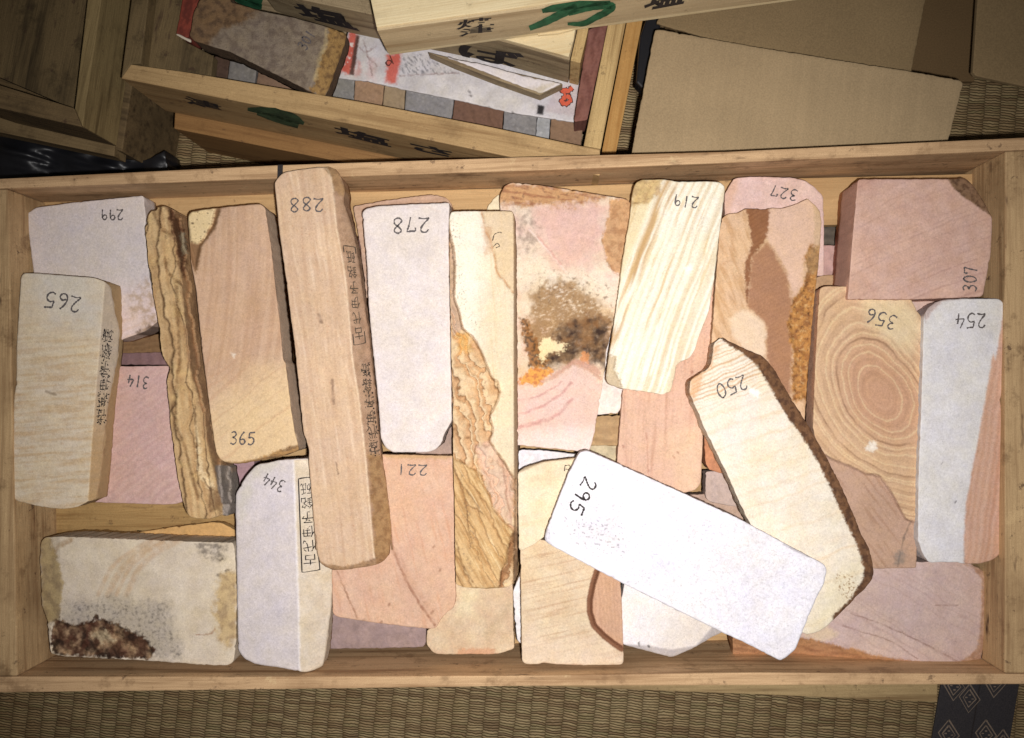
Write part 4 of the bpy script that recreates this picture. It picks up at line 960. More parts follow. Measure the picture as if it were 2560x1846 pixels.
# ---- 219
P219 = t('A6', (1202, 300), (1220, 248), (1262, 222), (1450, 216), (1550, 236), (1800, 233), (1890, 240), (1922, 268), (1925, 300), (1900, 500), (1880, 650), (1840, 1000), (1800, 1250), (1720, 1450), (1690, 1560))+t('B2', (1680, 60), (1650, 112), (1570, 142), (1540, 172), (1532, 240), (1500, 372), (1440, 400), (1290, 376), (1110, 350), (1012, 320), (990, 282), (1005, 150), (1030, 0))+t('A6', (1060, 1300), (1130, 800), (1180, 500), (1195, 350))
def c219(x, y):
    u = (x-1650)+0.42*(y-650)+5*fbm(x, y, 160, 2, 4)-0.00012*(y-500)**2
    b = np.clip(0.5+0.5*np.sin(u/3.3+2.6*fbm(u, u*0, 26, 2, 6)), 0, 1)
    c = mix(L(240, 232, 212), L(204, 172, 120), sstep(b, 0.2, 1.0)*0.58*sstep(u, -60, 30)*np.clip(0.7+0.6*fbm(u, y*0.1, 25, 3, 8), 0.3, 1))
    och = sstep(u, -32, -44)*sstep(u, -78, -60)
    c = mix(c, L(190, 146, 84), och*0.9*sstep(fbm(u, y*0.1, 20, 3, 5), -0.6, 0.3))
    c = mix(c, L(228, 206, 160), sstep(u, -70, -90)*0.85)
    c = mix(c, L(214, 176, 112), sstep(fbm(u, y*0.08, 12, 3, 9), 0.2, 0.7)*0.5)
    c = mix(c, mix(L(206, 170, 104), L(180, 140, 84), sstep(fbm(x, y, 14, 4, 3), -0.2, 0.4)), M(x, y, t('A6', (1180, 210), (1440, 210), (1420, 330), (1300, 400), (1190, 420)), 6, 8, 18, 4)*0.75)
    c = mix(c, L(186, 160, 122), M(x, y, t('B2', (985, 330), (1000, 80), (1070, 100), (1060, 200), (1110, 300), (1120, 360)), 3, 5, 10, 5)*0.8)
    return mix(c, L(250, 246, 236), M(x, y, t('A6', (1600, 910), (1660, 890), (1680, 930), (1620, 950)), 4, 3)*0.8)
def h219(x, y):
    u = (x-1650)+0.42*(y-650)+5*fbm(x, y, 160, 2, 4)-0.00012*(y-500)**2
    b = np.clip(0.5+0.5*np.sin(u/3.3+2.6*fbm(u, u*0, 26, 2, 6)), 0, 1)
    v = 0.0004*b
    R1 = t('B2', (985, 340), (1000, 60), (1075, 100), (1060, 200), (1110, 300), (1125, 370))
    v = v+np.where(inside(x, y, R1), -0.002*sstep(-sd(x, y, R1), 0, 6), 0)
    R2 = t('A6', (1150, 150), (1450, 190), (1420, 330), (1300, 390), (1150, 420))
    return v+np.where(inside(x, y, R2), -0.00008*seg_dist(x, y, R2[1:4])+0.0012*fbm(x, y, 18, 3, 3), 0)
o, z = stone('cream striped stone numbered 219 with ochre diagonal bands', P219, -0.001, 0.024, c219, hf=h219, sp=2.6)
number(o, z, '219', (1715, 504), (-1, -0.12), 66, 29, w=3.2, mat=PENCIL)

# ---- 307
F307 = t('A7', (1600, 205), (1650, 290), (1700, 335), (1840, 432), (1955, 515), (2100, 500), (1900, 100), (1600, 150))
def c307(x, y):
    c = mix(L(214, 176, 160), L(204, 162, 142), sstep(fbm(x, y, 50, 4, 3), -1.0, 1.0))
    v = (y-500)+0.52*(x-2300)+0.00034*(x-2150)**2*-1
    v = v+3*fbm(x, y, 70, 3, 5)
    st = sstep(np.sin(v/2.3+2.5*fbm(v, v*0, 22, 2, 3)), 0.2, 1.0)*sstep(fbm(v, v*0+3, 20, 3, 8), -0.3, 0.6)
    c = mix(c, L(150, 108, 100), st*0.5*np.clip(0.7+0.8*fbm(x, y, 40, 3, 6), 0.1, 1))
    c = mix(c, L(184, 132, 112), sstep(v, -60, -130)*0.4)
    return mix(c, mix(L(166, 128, 96), L(120, 88, 64), sstep(fbm(x, y, 14, 4, 2), -0.2, 0.5)), M(x, y, F307, 2, 2, 12, 3))
o, z = stone('square dusty pink stone numbered 307 with fine diagonal lines and a broken corner', t('A7', (892, 228), (905, 216), (1200, 216), (1600, 214), (1740, 208), (1800, 260), (1890, 400), (1948, 512), (1950, 570), (1940, 800), (1880, 1118), (1860, 1140), (1330, 1160), (812, 1160), (830, 950)), -0.004, 0.045, c307, hf=lambda x, y: facet(x, y, F307, F307[:5], 0.0003), side=lambda x, y, d: np.broadcast_to(L(206, 160, 140), (len(x), 3)).copy())
number(o, z, '307', (2425, 698), (0.04, -1), 66, 34)

# ---- 356
FR = t('B3', (540, 640), (640, 870), (700, 905), (820, 950), (960, 1018), (1010, 1020), (1075, 1042), (1110, 1040), (1200, 1080), (1230, 1150), (1270, 1360), (1335, 1390), (1420, 1300), (1420, 1700), (500, 1700))
LINE = t('B3', (640, 870), (700, 905), (820, 950), (960, 1018), (1010, 1020), (1075, 1042), (1170, 1180), (1270, 1370), (1320, 1390))
LOW356 = LINE+t('B3', (1420, 1400), (1420, 1800), (500, 1800), (480, 600))
def ring_coord(x, y):
    dx, dy = x-2200.0, y-984.0
    a = math.radians(56); u = dx*math.cos(a)+dy*math.sin(a); v = -dx*math.sin(a)+dy*math.cos(a)
    return np.sqrt((u/1.62)**2+(v+0.0006*u*u)**2)+6*fbm(x, y, 90, 3, 3)+1.2*fbm(x, y, 22, 3, 9)
def c356(x, y):
    r = ring_coord(x, y)
    c = mix(L(210, 172, 134), L(198, 152, 120), sstep(r, 130, 40))
    rg = 0.8*np.sin(r/2.7+3.0*fbm(r, r*0, 26, 2, 5))+0.35*np.sin(r/1.1)
    amp = (0.20+0.62*sstep(fbm(r, r*0+9, 16, 3, 2), -0.2, 0.9))*np.clip(0.8+0.7*fbm(x, y, 60, 3, 12), 0.2, 1)
    c = mix(c, L(134, 94, 68), sstep(rg, -0.1, 0.8)*amp*sstep(r, 8, 34))
    c = mix(c, L(232, 208, 162), sstep(-rg, 0.5, 1.0)*0.4*sstep(r, 20, 50))
    c = mix(c, L(232, 212, 170), M(x, y, t('A7', (900, 1060), (1250, 1060), (1340, 1230), (1410, 1400), (1300, 1560), (1050, 1430), (930, 1200)), 20, 10, 40, 4)*0.65)
    low_ = M(x, y, LOW356, 2, 1, 8, 3)
    c = mix(c, mix(L(190, 154, 132), L(164, 124, 100), sstep(aniso(x, y, 52, 120, 9, 4, 5), 0.0, 0.7)*0.6), low_*0.92)
    c = mix(c, L(120, 82, 56), ln(x, y, LINE, 2.2, 1)*0.6)
    c = mix(c, L(104, 92, 84), ln(x, y, t('B3', (1310, 1400), (1250, 1530))+t('B7', (1200, 130), (1170, 240), (1150, 350)), 2.6, 2)*0.7)
    c = mix(c, L(130, 120, 112), M(x, y, t('B7', (1130, 250), (1200, 230), (1200, 320), (1140, 330)), 8, 6, 12, 3)*0.7)
    return mix(c, L(242, 234, 222), M(x, y, t('B3', (960, 820), (990, 770), (1050, 765), (1040, 830), (980, 855)), 4, 4, 10, 3)*0.75)
P356 = [(2049, 725), (2056, 717), (2070, 716), (2258, 718), (2270, 736), (2289, 771), (2308, 800), (2306, 900), (2305, 1000), (2300, 1120), (2296, 1178), (2294, 1290), (2293, 1335), (2291, 1420), (2190, 1422), (2120, 1420), (2080, 1300), (2032, 1070), (2036, 955), (2044, 800)]
def h356(x, y):
    r = ring_coord(x, y)
    return -0.003*(1-sstep(sd(x, y, LOW356)+1*fbm(x, y, 8, 4, 3), -7, 1))
o, z = stone('tan stone numbered 356 patterned with oval growth rings', P356, -0.010, 0.026, c356, hf=h356, side=lambda x, y, d: np.broadcast_to(L(200, 158, 130), (len(x), 3)).copy(), sp=2.6)
number(o, z, '356', (2203, 797), (-1, -0.28), 82, 36)

# ---- 254
PK = t('A7', (2045, 1180), (2035, 1300), (1975, 1635))+t('B3', (1960, 60), (1850, 700), (1745, 1250))+t('B7', (1655, 0), (1645, 200), (1650, 340), (2000, 340))+t('B3', (2200, 900))+t('A7', (2200, 1180))
CH = t('A7', (1400, 1270), (1430, 1340), (1470, 1270), (1560, 1175), (1720, 1160), (1600, 1120), (1400, 1140))
def c254(x, y):
    c = mix(L(226, 222, 222), L(217, 212, 212), sstep(fbm(x, y, 50, 3, 3), -1.0, 1.0))
    p = M(x, y, PK, 3, 1.5, 20, 3)
    pc = mix(L(224, 182, 158), L(206, 156, 128), stripes(x, y, 98, 16, 6, 80, 4))
    pc = mix(pc, L(222, 196, 160), sstep(x-0.02*(1000-y), 2505, 2530)*0.6*sstep(y, 1150, 1350))
    c = mix(c, pc, p)
    c = mix(c, L(196, 172, 166), M(x, y, CH, 3, 2, 10, 3)*0.7)
    for p_ in t('B3', (1550, 945), (1660, 1245)):
        c = mix(c, L(60, 52, 56), ln(x, y, [p_, (p_[0]+3, p_[1]-3)], 2.2, 1)*0.85)
    return c
o, z = stone('white stone numbered 254 with a pink right flank by the right wall', t('A7', (1412, 1300), (1440, 1230), (1500, 1185), (1560, 1162), (1700, 1155), (2005, 1155), (2045, 1195), (2058, 1300), (2060, 1635))+t('B3', (2055, 250), (2012, 440), (2030, 600), (2035, 900), (2015, 1300), (2008, 1635))+t('B7', (1920, 250), (1862, 300), (1780, 325), (1660, 330), (1580, 318), (1480, 316), (1382, 320), (1340, 260), (1302, 160), (1302, 0))+t('B3', (1372, 1000), (1392, 500), (1407, 0)), -0.004, 0.03, c254,
         hf=lambda x, y: facet(x, y, CH, CH[:5], 0.0003)+facet(x, y, PK, PK[:8], 0.00006))
number(o, z, '254', (2427, 802), (-1, 0.0), 80, 37)

# ---- pink bottom right
FBR = t('B7', (-150, 870), (430, 880), (560, 905), (720, 950), (850, 970), (960, 1012), (1200, 1050), (1400, 1068), (1400, 1120), (-150, 1120))
FBR2 = t('B7', (1640, 320), (1720, 370), (1780, 440), (1780, 600), (1765, 860), (1740, 960), (1700, 1010), (1610, 1060), (1800, 1120), (1900, 700), (1860, 360))
def cBR(x, y):
    c = mix(L(206, 180, 170), L(196, 168, 162), sstep(fbm(x, y, 44, 4, 3), -1.0, 1.0))
    c = mix(c, L(216, 188, 176), M(x, y, t('B7', (880, 850), (1100, 820), (1400, 980), (1300, 1060), (950, 1000)), 16, 12, 26, 4)*0.6)
    for q in (t('B7', (740, 790), (920, 850), (1100, 910), (1300, 1040)), t('B7', (1170, 840), (1400, 950), (1600, 1060)), t('B7', (800, 700), (1000, 770), (1170, 840)), t('B7', (1430, 640), (1600, 640))):
        c = mix(c, L(140, 104, 92), ln(x, y, q, 2.0, 2, 20)*0.7)
    c = mix(c, L(160, 124, 116), sstep(stripes(x, y, 30, 13, 8, 70, 5), 0.6, 1.0)*0.35)
    c = mix(c, L(220, 196, 160), M(x, y, t('B7', (450, 860), (620, 800), (700, 860), (600, 910), (470, 890)), 8, 8, 14, 6)*0.7)
    fb = M(x, y, FBR, 3, 4, 14, 7)
    c = mix(c, mix(L(206, 150, 96), L(170, 116, 68), sstep(aniso(x, y, 4, 60, 9, 4, 5), -0.2, 0.5)), fb*0.9)
    return mix(c, mix(L(190, 142, 104), L(214, 174, 140), sstep(fbm(x, y, 14, 3, 5), -0.3, 0.5)), M(x, y, FBR2, 3, 4, 14, 8)*0.7)
stone('dusty pink stone with a brown crust in the front right corner', [(1831, 1540), (1832, 1640), (1860, 1646), (2060, 1647), (2161, 1650), (2260, 1656), (2361, 1657), (2448, 1655), (2458, 1647), (2463, 1600), (2468, 1567), (2475, 1467), (2471, 1437), (2441, 1417), (2414, 1405), (2180, 1405), (2000, 1420), (1900, 1470)], -0.03, 0.03, cBR,
      hf=lambda x, y: facet(x, y, FBR, FBR[:8], 0.0004)+facet(x, y, FBR2, FBR2[:8], 0.0003), jit=1.6)

# ---- white stone, bottom middle
FW1 = t('B6', (1060, 930), (1250, 940), (1430, 970), (1620, 940), (1740, 800), (1900, 800), (1900, 1100), (1060, 1100))
FW2 = t('B6', (1240, 560), (1180, 840), (1150, 960), (1000, 960), (1000, 450), (1240, 450))
def cW(x, y):
    c = mix(L(232, 226, 226), L(228, 216, 204), sstep(x+0.4*(y-1500)+14*fbm(x, y, 40, 3, 3), 1640, 1760))
    c = mix(c, L(214, 208, 210), M(x, y, FW1, 3, 2, 12, 3)*0.7)
    for p in t('B6', (1188, 920), (1190, 935), (1260, 943)):
        c = mix(c, L(60, 50, 48), ln(x, y, [p, (p[0]+1, p[1]+2)], 3.0, 1.5, 5)*0.9)
    return c
stone('white faceted stone tucked under the lower edge of stone 295', [(1564, 1380), (1560, 1464), (1553, 1500), (1557, 1612), (1620, 1628), (1678, 1644), (1735, 1620), (1781, 1592), (1830, 1570), (1830, 1480), (1700, 1400)], -0.02, 0.036, cW,
      hf=lambda x, y: facet(x, y, FW1, FW1[:5], 0.00035)+facet(x, y, FW2, FW2[:3], 0.0001))

# ---- white sliver under the grained block
low('thin white stone edge between veined slab and grained tan block', [(1282, 1480), (1299, 1440), (1330, 1400), (1420, 1400), (1420, 1606), (1320, 1611), (1303, 1610), (1294, 1602), (1288, 1560)], -0.040, L(232, 230, 232), seed=31)

# ---- tan block, grained, with its step
STB = t('B6', (880, 370), (845, 480), (822, 600), (822, 690), (852, 790), (930, 870), (1000, 925), (1062, 966))
RTB = STB+t('B6', (1140, 966), (1140, 300))
def cTB(x, y):
    c = mix(L(222, 200, 168), L(212, 184, 150), sstep(fbm(x, y, 60, 3, 3), -1.0, 1.0))
    c = mix(c, L(178, 136, 102), sstep(aniso(x, y, -13, 150, 7, 4, 5), 0.0, 0.8)*0.55)
    c = mix(c, L(232, 208, 186), M(x, y, t('B6', (300, 850), (900, 900), (1070, 980), (1070, 1100), (300, 1100)), 24, 14, 40, 4)*0.5)
    c = mix(c, mix(L(208, 166, 134), L(188, 144, 114), stripes(x, y, 86, 10, 5, 50, 7)*0.8), M(x, y, RTB, 1.5, 1, 8, 3))
    c = mix(c, L(132, 88, 62), 1-sstep(np.abs(seg_dist(x, y, STB)-3), 3.5, 6))
    return mix(c, L(160, 104, 66), ln(x, y, t('B6', (440, 1085), (480, 1072), (560, 1085), (760, 1090)), 3, 2)*0.6)
stone('tan block with fine slanted grain and a stepped broken right side', [(1300, 1340), (1301, 1390), (1305, 1654), (1311, 1660), (1345, 1661), (1360, 1657), (1385, 1661), (1440, 1663), (1507, 1663), (1556, 1662), (1559, 1655), (1558, 1610), (1555, 1520), (1551, 1452), (1520, 1380)], -0.012, 0.036, cTB, hf=lambda x, y: -0.006*(1-sstep(sd(x, y, RTB), -8, 1)), sp=2.8)

# ---- cream stone behind 295
FC1 = t('B2', (260, 1040), (300, 1018), (400, 975), (500, 930), (760, 904), (760, 860), (260, 900))
def cC1(x, y):
    c = mix(L(230, 214, 184), L(222, 200, 164), sstep(fbm(x, y, 50, 3, 6), -1.0, 1.0))
    c = mix(c, L(214, 178, 130), sstep(stripes(x, y, 150, 40, 14, 90, 3), 0.6, 0.95)*0.3)
    return mix(c, L(196, 170, 134), M(x, y, FC1, 2, 1, 10, 3)*0.6)  # upper-left facet: its shade painted as darker beige
o, z = stone('smooth cream stone partly covered by the corner of stone 295', t('B2', (298, 1010), (340, 975), (500, 925), (740, 898), (900, 960), (900, 1300), (560, 1480), (530, 1440))[:6]+t('B2', (545, 1480), (440, 1570), (330, 1627), (306, 1620), (300, 1300)), -0.006, 0.022, cC1, hf=lambda x, y: facet(x, y, FC1, FC1[:5], 0.0004))
ribbons('pencil_mark', [t('B2', (668, 955), (664, 1000)), t('B2', (668, 957), (705, 955), (700, 985), (672, 985))], 2.2, on(z), FAINT, o)

# ---- 250
P250 = [(1723, 981), (1725, 955), (1734, 944), (1772, 920), (1780, 900), (1783, 869), (1787, 857), (1804, 843), (1823, 854), (1849, 867), (1908, 892), (1933, 920), (1978, 997), (2022, 1067), (2064, 1140), (2108, 1226), (2132, 1283), (2153, 1337), (2171, 1367), (2180, 1400), (2184, 1430), (2181, 1447), (2167, 1467), (2144, 1490), (2107, 1527), (2074, 1560), (2047, 1580), (2017, 1587), (1990, 1575), (1950, 1500), (1878, 1315), (1852, 1264), (1817, 1184), (1763, 1076)]
K250 = t('B2', (1900, -40), (1960, 15), (2060, 70), (2180, 170))+t('B3', (100, 170), (200, 330), (330, 560), (450, 720), (600, 960), (700, 1180), (800, 1400), (900, 1600))+t('B7', (850, 200), (900, 370), (890, 440), (800, 590), (660, 720))
FC250 = K250+[(2120, 1640), (2300, 1450), (2000, 900), (1830, 800)]
def c250(x, y):
    c = mix(L(232, 222, 206), L(230, 214, 190), sstep(fbm(x, y, 60, 3, 3), -1.0, 1.0))
    up = sstep(stripes(x, y, -24, 9, 5, 60, 4), 0.45, 0.9)
    c = mix(c, L(196, 150, 102), up*0.85*sstep(y+0.3*(x-1800)+18*fbm(x, y, 40, 3, 2), 1050, 960))
    c = mix(c, L(222, 188, 146), sstep(stripes(x, y, -18, 30, 10, 90, 8), 0.6, 0.95)*0.4)
    c = mix(c, L(236, 214, 206), M(x, y, t('B2', (1850, 700), (2150, 420), (2201, 600), (2000, 1000)), 24, 12, 40, 4)*0.5)
    c = mix(c, L(216, 160, 110), M(x, y, t('B2', (1630, 400), (1660, 260), (1830, 180), (1830, 20), (1900, 0), (1760, 240), (1720, 380), (1690, 440)), 6, 5, 14, 5)*0.7)
    c = mix(c, L(250, 244, 236), M(x, y, t('B2', (2110, 340), (2160, 350), (2201, 390), (2190, 430), (2130, 390)), 5, 5)*0.8)
    c = mix(c, L(226, 212, 176), M(x, y, t('B7', (480, 860), (620, 420), (880, 300), (900, 450), (700, 720)), 20, 10)*0.6)
    sp = sstep(fbm(x, y, 6, 2, 7), 0.15, 0.5)*M(x, y, t('B7', (680, 400), (830, 400), (840, 600), (760, 610), (700, 500)), 5, 4)
    c = mix(c, L(146, 108, 66), sp*0.8)
    cr = M(x, y, FC250, 2.2, 3, 9, 6)
    cc = mix(L(134, 92, 58), L(98, 62, 38), sstep(fbm(x, y, 14, 4, 8), -0.2, 0.4))
    return mix(c, cc, cr*0.97)
o, z = stone('cream stone numbered 250 lying askew, dark brown crust on its right edge', P250, 0.004, 0.026, c250, hf=lambda x, y: facet(x, y, FC250, K250, 0.00032)+np.where(inside(x, y, FC250), 0.001*fbm(x, y, 12, 3, 3), 0), sp=2.8, jit=1.5)
number(o, z, '250', (1829, 967), (-0.93, 0.36), 84, 38)

# ---- 295
P295 = [(1445, 1138), (1451, 1130), (1467, 1127), (1486, 1134), (1543, 1159), (1623, 1195), (1846, 1296), (1960, 1358), (2047, 1404), (2062, 1413), (2067, 1425), (2060, 1460), (2040, 1497), (2007, 1577), (1990, 1621), (1974, 1637), (1957, 1649), (1948, 1651), (1860, 1606), (1811, 1584), (1674, 1517), (1567, 1464), (1501, 1430), (1382, 1366), (1362, 1354), (1361, 1342), (1369, 1318), (1419, 1188)]
def c295(x, y):
    c = mix(L(232, 229, 236), L(226, 221, 229), sstep(fbm(x, y, 60, 3, 3), -1.0, 1.0))
    reg = np.maximum(M(x, y, t('B6', (640, -20), (1050, 0), (1100, 260), (900, 240), (700, 140)), 26, 14, 40, 4), 0.25)
    sp = sstep(aniso(x, y, 20, 9, 5, 3, 17), 0.30, 0.6)
    c = mix(c, L(110, 106, 112), np.clip(sp*(reg-0.05)*1.1, 0, 0.9))
    c = mix(c, L(206, 200, 206), (reg-0.25)*0.6)
    c = mix(c, L(120, 104, 100), ln(x, y, t('B7', (300, 185), (380, 225), (500, 280)), 3.5, 2, 8)*0.6)
    return c
o, z = stone('bright white stone numbered 295 lying diagonally on top of the others', P295, 0.020, 0.024, c295, r=0.0011, hf=lambda x, y: facet(x, y, t('B6', (460, 165), (545, 215), (520, 80), (420, 0)), t('B6', (545, 215), (530, 80)), 0.0002))
number(o, z, '295', (1457, 1240), (-0.46, 0.89), 100, 38, w=4.2, mat=INK)

# ================================================================== BEHIND: crates, boards, cardboard
ST = 'boards and crates stacked behind the stone crate'
WOOD_RIM = wood_mat('worn_rim_wood', L(158, 136, 94), L(104, 86, 56), 79, stain=0.25)
# tall stacked crates at the far left
for (dz, dzb, label, sh) in ((-0.02, -0.078, 'old dark wooden crate at the top left, open at the top', 0), (-0.084, ZT, 'second dark wooden crate underneath the open one at top left', 1)):
    e = empty('wooden_crate', P1(100, 150, dzb), label, 'crate', 'old dark crates stacked at top left')
    outer = [(-220, 180), (205, 318), (262, -60), (-100, -160)]
    if sh:  # same footprint, one level down
        q = [P1(x, y, -0.02) for x, y in outer]
        bm_poly = np.array([[v.x, v.y, dz] for v in q])
    if not sh:
        prism('front_wall', [(-220, 140), (-60, 195), (183, 270), (186, 273), (205, 318), (-60, 257), (-220, 205)], dz, dzb, WOOD_OLD, e)
        prism('side_wall', [(187, 272), (226, -60), (262, -60), (206, 317)], dz-0.0005, dzb, WOOD_RIM, e)
        prism('bottom_board', [(-220, 100), (-60, 168), (190, 275), (240, -60), (-100, -160)], dz-0.04, dz-0.05, WOOD_OLDV, e, bev=0)
    else:
        n = 4
        top = bm_poly[::-1] if np.sum(bm_poly[:, 0]*np.roll(bm_poly[:, 1], -1)-np.roll(bm_poly[:, 0], -1)*bm_poly[:, 1]) < 0 else bm_poly
        c0 = top.mean(0); top = c0+(top-c0)*np.array([1.035, 1.035, 1]); bot = top.copy(); bot[:, 2] = dzb
        fs = [list(range(n)), list(range(2*n-1, n-1, -1))]+[[i, n+i, n+(i+1) % n, (i+1) % n] for i in range(n)]
        finish('box_body', np.vstack([top, bot]), fs, WOOD_OLD, e, bev=0.001)
        prism('ledge_board', [(-100, 262), (288, 356), (285, 391), (0, 331), (-100, 312)], dz+0.002, dz-0.02, wood_mat('ledge_wood', L(140, 118, 84), L(90, 72, 48), -14, stain=0.4), e)
# black plastic bag
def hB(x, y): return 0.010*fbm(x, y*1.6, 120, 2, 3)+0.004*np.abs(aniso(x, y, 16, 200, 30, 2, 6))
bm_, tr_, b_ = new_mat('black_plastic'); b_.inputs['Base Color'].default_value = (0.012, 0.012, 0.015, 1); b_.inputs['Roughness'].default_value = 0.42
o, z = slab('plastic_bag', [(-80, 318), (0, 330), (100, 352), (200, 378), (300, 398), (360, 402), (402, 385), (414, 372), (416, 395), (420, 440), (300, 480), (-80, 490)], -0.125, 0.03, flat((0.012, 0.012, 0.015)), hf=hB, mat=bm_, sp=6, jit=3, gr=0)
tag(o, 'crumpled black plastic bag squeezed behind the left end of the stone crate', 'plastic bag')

# big flat crate A with flyer and stones
ZA, ZAB = -0.02, -0.105
A = empty('wooden_crate', P1(900, 200, ZAB), 'shallow wooden crate with a paper flyer and stones, ink writing on its front', 'crate', ST)
prism('front_wall', [(302, 196), (327, 161), (463, 180), (900, 254), (1200, 312), (1458, 366), (1500, 374), (1500, 440), (1268, 391), (900, 315), (600, 255)], ZA, ZAB, WOOD_TAN, A, bev=0.001)
prism('side_wall', [(1459, 365), (1522, 50), (1545, -60), (1590, -60), (1566, 50), (1502, 373)], ZA-0.0005, ZAB, WOOD_TANV, A, bev=0.001)
prism('side_wall', [(328, 160), (303, 195), (331, -20), (350, -60), (378, -60), (352, 160)], ZA-0.0005, ZAB, WOOD_OLDV, A, bev=0.001)
prism('bottom_board', [(330, 170), (1480, 380), (1560, -60), (350, -60)], ZAB+0.012, ZAB+0.002, WOOD_GREY, A, bev=0)
bd = prism('wooden_board', [(345, 164), (372, -60), (520, -60), (478, 60), (455, 100), (533, 140), (528, 190)], -0.034, -0.045, WOOD_OLDV, bev=0.001)
tag(bd, 'flat grained board at the left end inside the crate with the flyer', 'board')
# ink marks on crate A's front face
pA = P1(302, 196, ZA); pB = P1(1268, 391, ZA)
nA = (pB-pA).cross(Vector((0, 0, 1))).normalized()
if nA.y > 0: nA = -nA
def face_surf(p0, nv, off=0.0006):
    p = np.array(p0)+np.array(nv)*off; nn = np.array(nv)
    def f(x, y):
        d = ray_dir(x, y); s = ((p-CN) @ nn)/(d @ nn)
        return CN+d*s[..., None]
    return f
sA = face_surf(pA, nA)
def brush(name, tile, strokes, surf, mat, parent):
    ribbons(name, [t(tile, *[(x, y) for x, y in s[0]]) for s in strokes], [s[1] for s in strokes], surf, mat, parent, wobble=0.08)
FADED_GREEN = plain_mat('faded_green_ink', (0.045, 0.075, 0.035), 0.8, 0.5, 90)
brush('green_ink_mark', 'A1', [([(1560, 690), (1700, 705), (1840, 745), (1915, 780)], [8, 22, 26, 8]), ([(1620, 715), (1740, 750), (1880, 795)], [10, 18, 14])], sA, FADED_GREEN, A)
text_cells('ink_writing', [('津', t('A1', (1150, 600), (1390, 660), (1400, 705), (1170, 650)))], sA, INK, A, bold=0.03)
text_cells('ink_writing', [('塩', t('A2', (75, 786), (440, 878), (450, 930), (95, 845)))], sA, INK, A, bold=0.03)
text_cells('ink_writing', [('さ', t('A2', (560, 893), (830, 952), (850, 1000), (590, 948)))], sA, INK, A, bold=0.04)

# crate B under A
ZB = -0.108
B = empty('wooden_crate', P1(900, 330, ZT), 'orange-brown wooden crate sticking out beneath the flyer crate', 'crate', ST)
prism('front_wall', [(435, 322), (438, 264), (470, 268), (900, 350), (1250, 420), (1250, 470), (877, 410)], ZB, ZT, WOOD_ORANGE, B, bev=0.001)
prism('side_wall', [(1506, 372), (1568, 50), (1590, -60), (1632, -60), (1608, 46), (1540, 384), (1520, 420), (1500, 420)], ZB, ZT, wood_mat('orange_wood_upright', L(206, 160, 96), L(170, 118, 58), 80, stain=0.2), B, bev=0.001)

# the row of stones in crate A
row = [([(528, 186), (536, 140), (575, 145), (566, 198)], L(96, 72, 58), 'dark brown'), ([(567, 198), (577, 140), (645, 150), (636, 207)], L(140, 134, 130), 'grey speckled'),
       ([(638, 208), (652, 150), (770, 160), (757, 228)], L(150, 118, 94), 'dull brown'), ([(816, 242), (838, 150), (888, 160), (884, 256)], L(150, 146, 142), 'plain grey'),
       ([(884, 258), (890, 160), (965, 170), (953, 270)], L(176, 140, 108), 'light brown'), ([(955, 271), (966, 170), (1016, 180), (1009, 281)], L(172, 148, 116), 'tan'),
       ([(1011, 282), (1018, 180), (1140, 210), (1126, 304)], L(150, 146, 146), 'marbled grey'), ([(1128, 305), (1142, 210), (1262, 240), (1254, 330)], L(128, 94, 76), 'dark reddish brown'),
       ([(1256, 331), (1264, 240), (1345, 255), (1337, 346)], L(146, 142, 142), 'streaked grey'), ([(1338, 347), (1346, 255), (1378, 262), (1371, 352)], L(174, 174, 176), 'narrow pale grey'),
       ([(1373, 353), (1380, 262), (1462, 280), (1449, 370)], L(150, 118, 92), 'grainy brown')]
spots = ['leftmost in the row below stone 301', 'beside the dark brown one under stone 301', 'half under the long edge of stone 301', 'just right of stone 301', 'second right of stone 301', 'narrow, left of the marbled grey one', 'with white flecks under the flyer edge', 'under the middle of the flyer edge', 'right of the dark reddish brown one', 'thin, right of the streaked grey one', 'in the right corner of the flyer crate']
for i, (pl, c, nm_) in enumerate(row):
    c = c*0.8; dk = c*0.65; lt = np.minimum(c*1.25, 0.8)
    fk = 1.0 if 'grey' in nm_ and 'red' not in nm_ else 0.15
    f = (lambda c, s, dk, lt, fk: lambda x, y: mix(mix(c, dk, sstep(aniso(x, y, 70 if s % 2 else 20, 40, 9, 4, s), 0, 0.7)*0.6), lt, np.clip(sstep(fbm(x, y, 14, 4, s+9), 0.3, 0.8)*0.5+fk*sstep(fbm(x, y, 9, 2, s+3), 0.5, 0.6), 0, 1)))(c, i*5+2, dk, lt, fk)
    pe = [(x, y+16 if k in (0, 3) else y) for k, (x, y) in enumerate(pl)]
    o, z = slab('whetstone', pe, -0.058, 0.024, f, sp=5, jit=1.2)
    tag(o, nm_+' stone '+spots[i], 'whetstone', 'stones lined up in the crate behind')
# right-hand reddish plank and left reddish stone
o, z = slab('whetstone', t('A2', (1600, 770), (1690, 185), (1816, 155), (1683, 760)), -0.030, 0.04, lambda x, y: mix(L(134, 88, 76), L(112, 68, 58), sstep(aniso(x, y, 102, 60, 9, 4, 3), -0.3, 0.5)), sp=5)
tag(o, 'long reddish brown stone bar along the right side of the flyer crate', 'whetstone')
o, z = slab('whetstone', [(440, 88), (462, -30), (505, -30), (472, 96)], -0.028, 0.03, lambda x, y: mix(L(140, 62, 46), L(104, 46, 36), sstep(aniso(x, y, 102, 60, 9, 4, 5), -0.3, 0.5)), sp=5)
tag(o, 'dark red stone bar left of grey stone 301', 'whetstone')
o, z = slab('paper_scrap', [(437, 86), (444, 84), (480, 102), (476, 108)], -0.027, 0.0015, flat(L(214, 200, 180)), sp=5, mat=PAPER)
tag(o, 'small white paper scrap at the end of the dark red stone bar', 'paper')

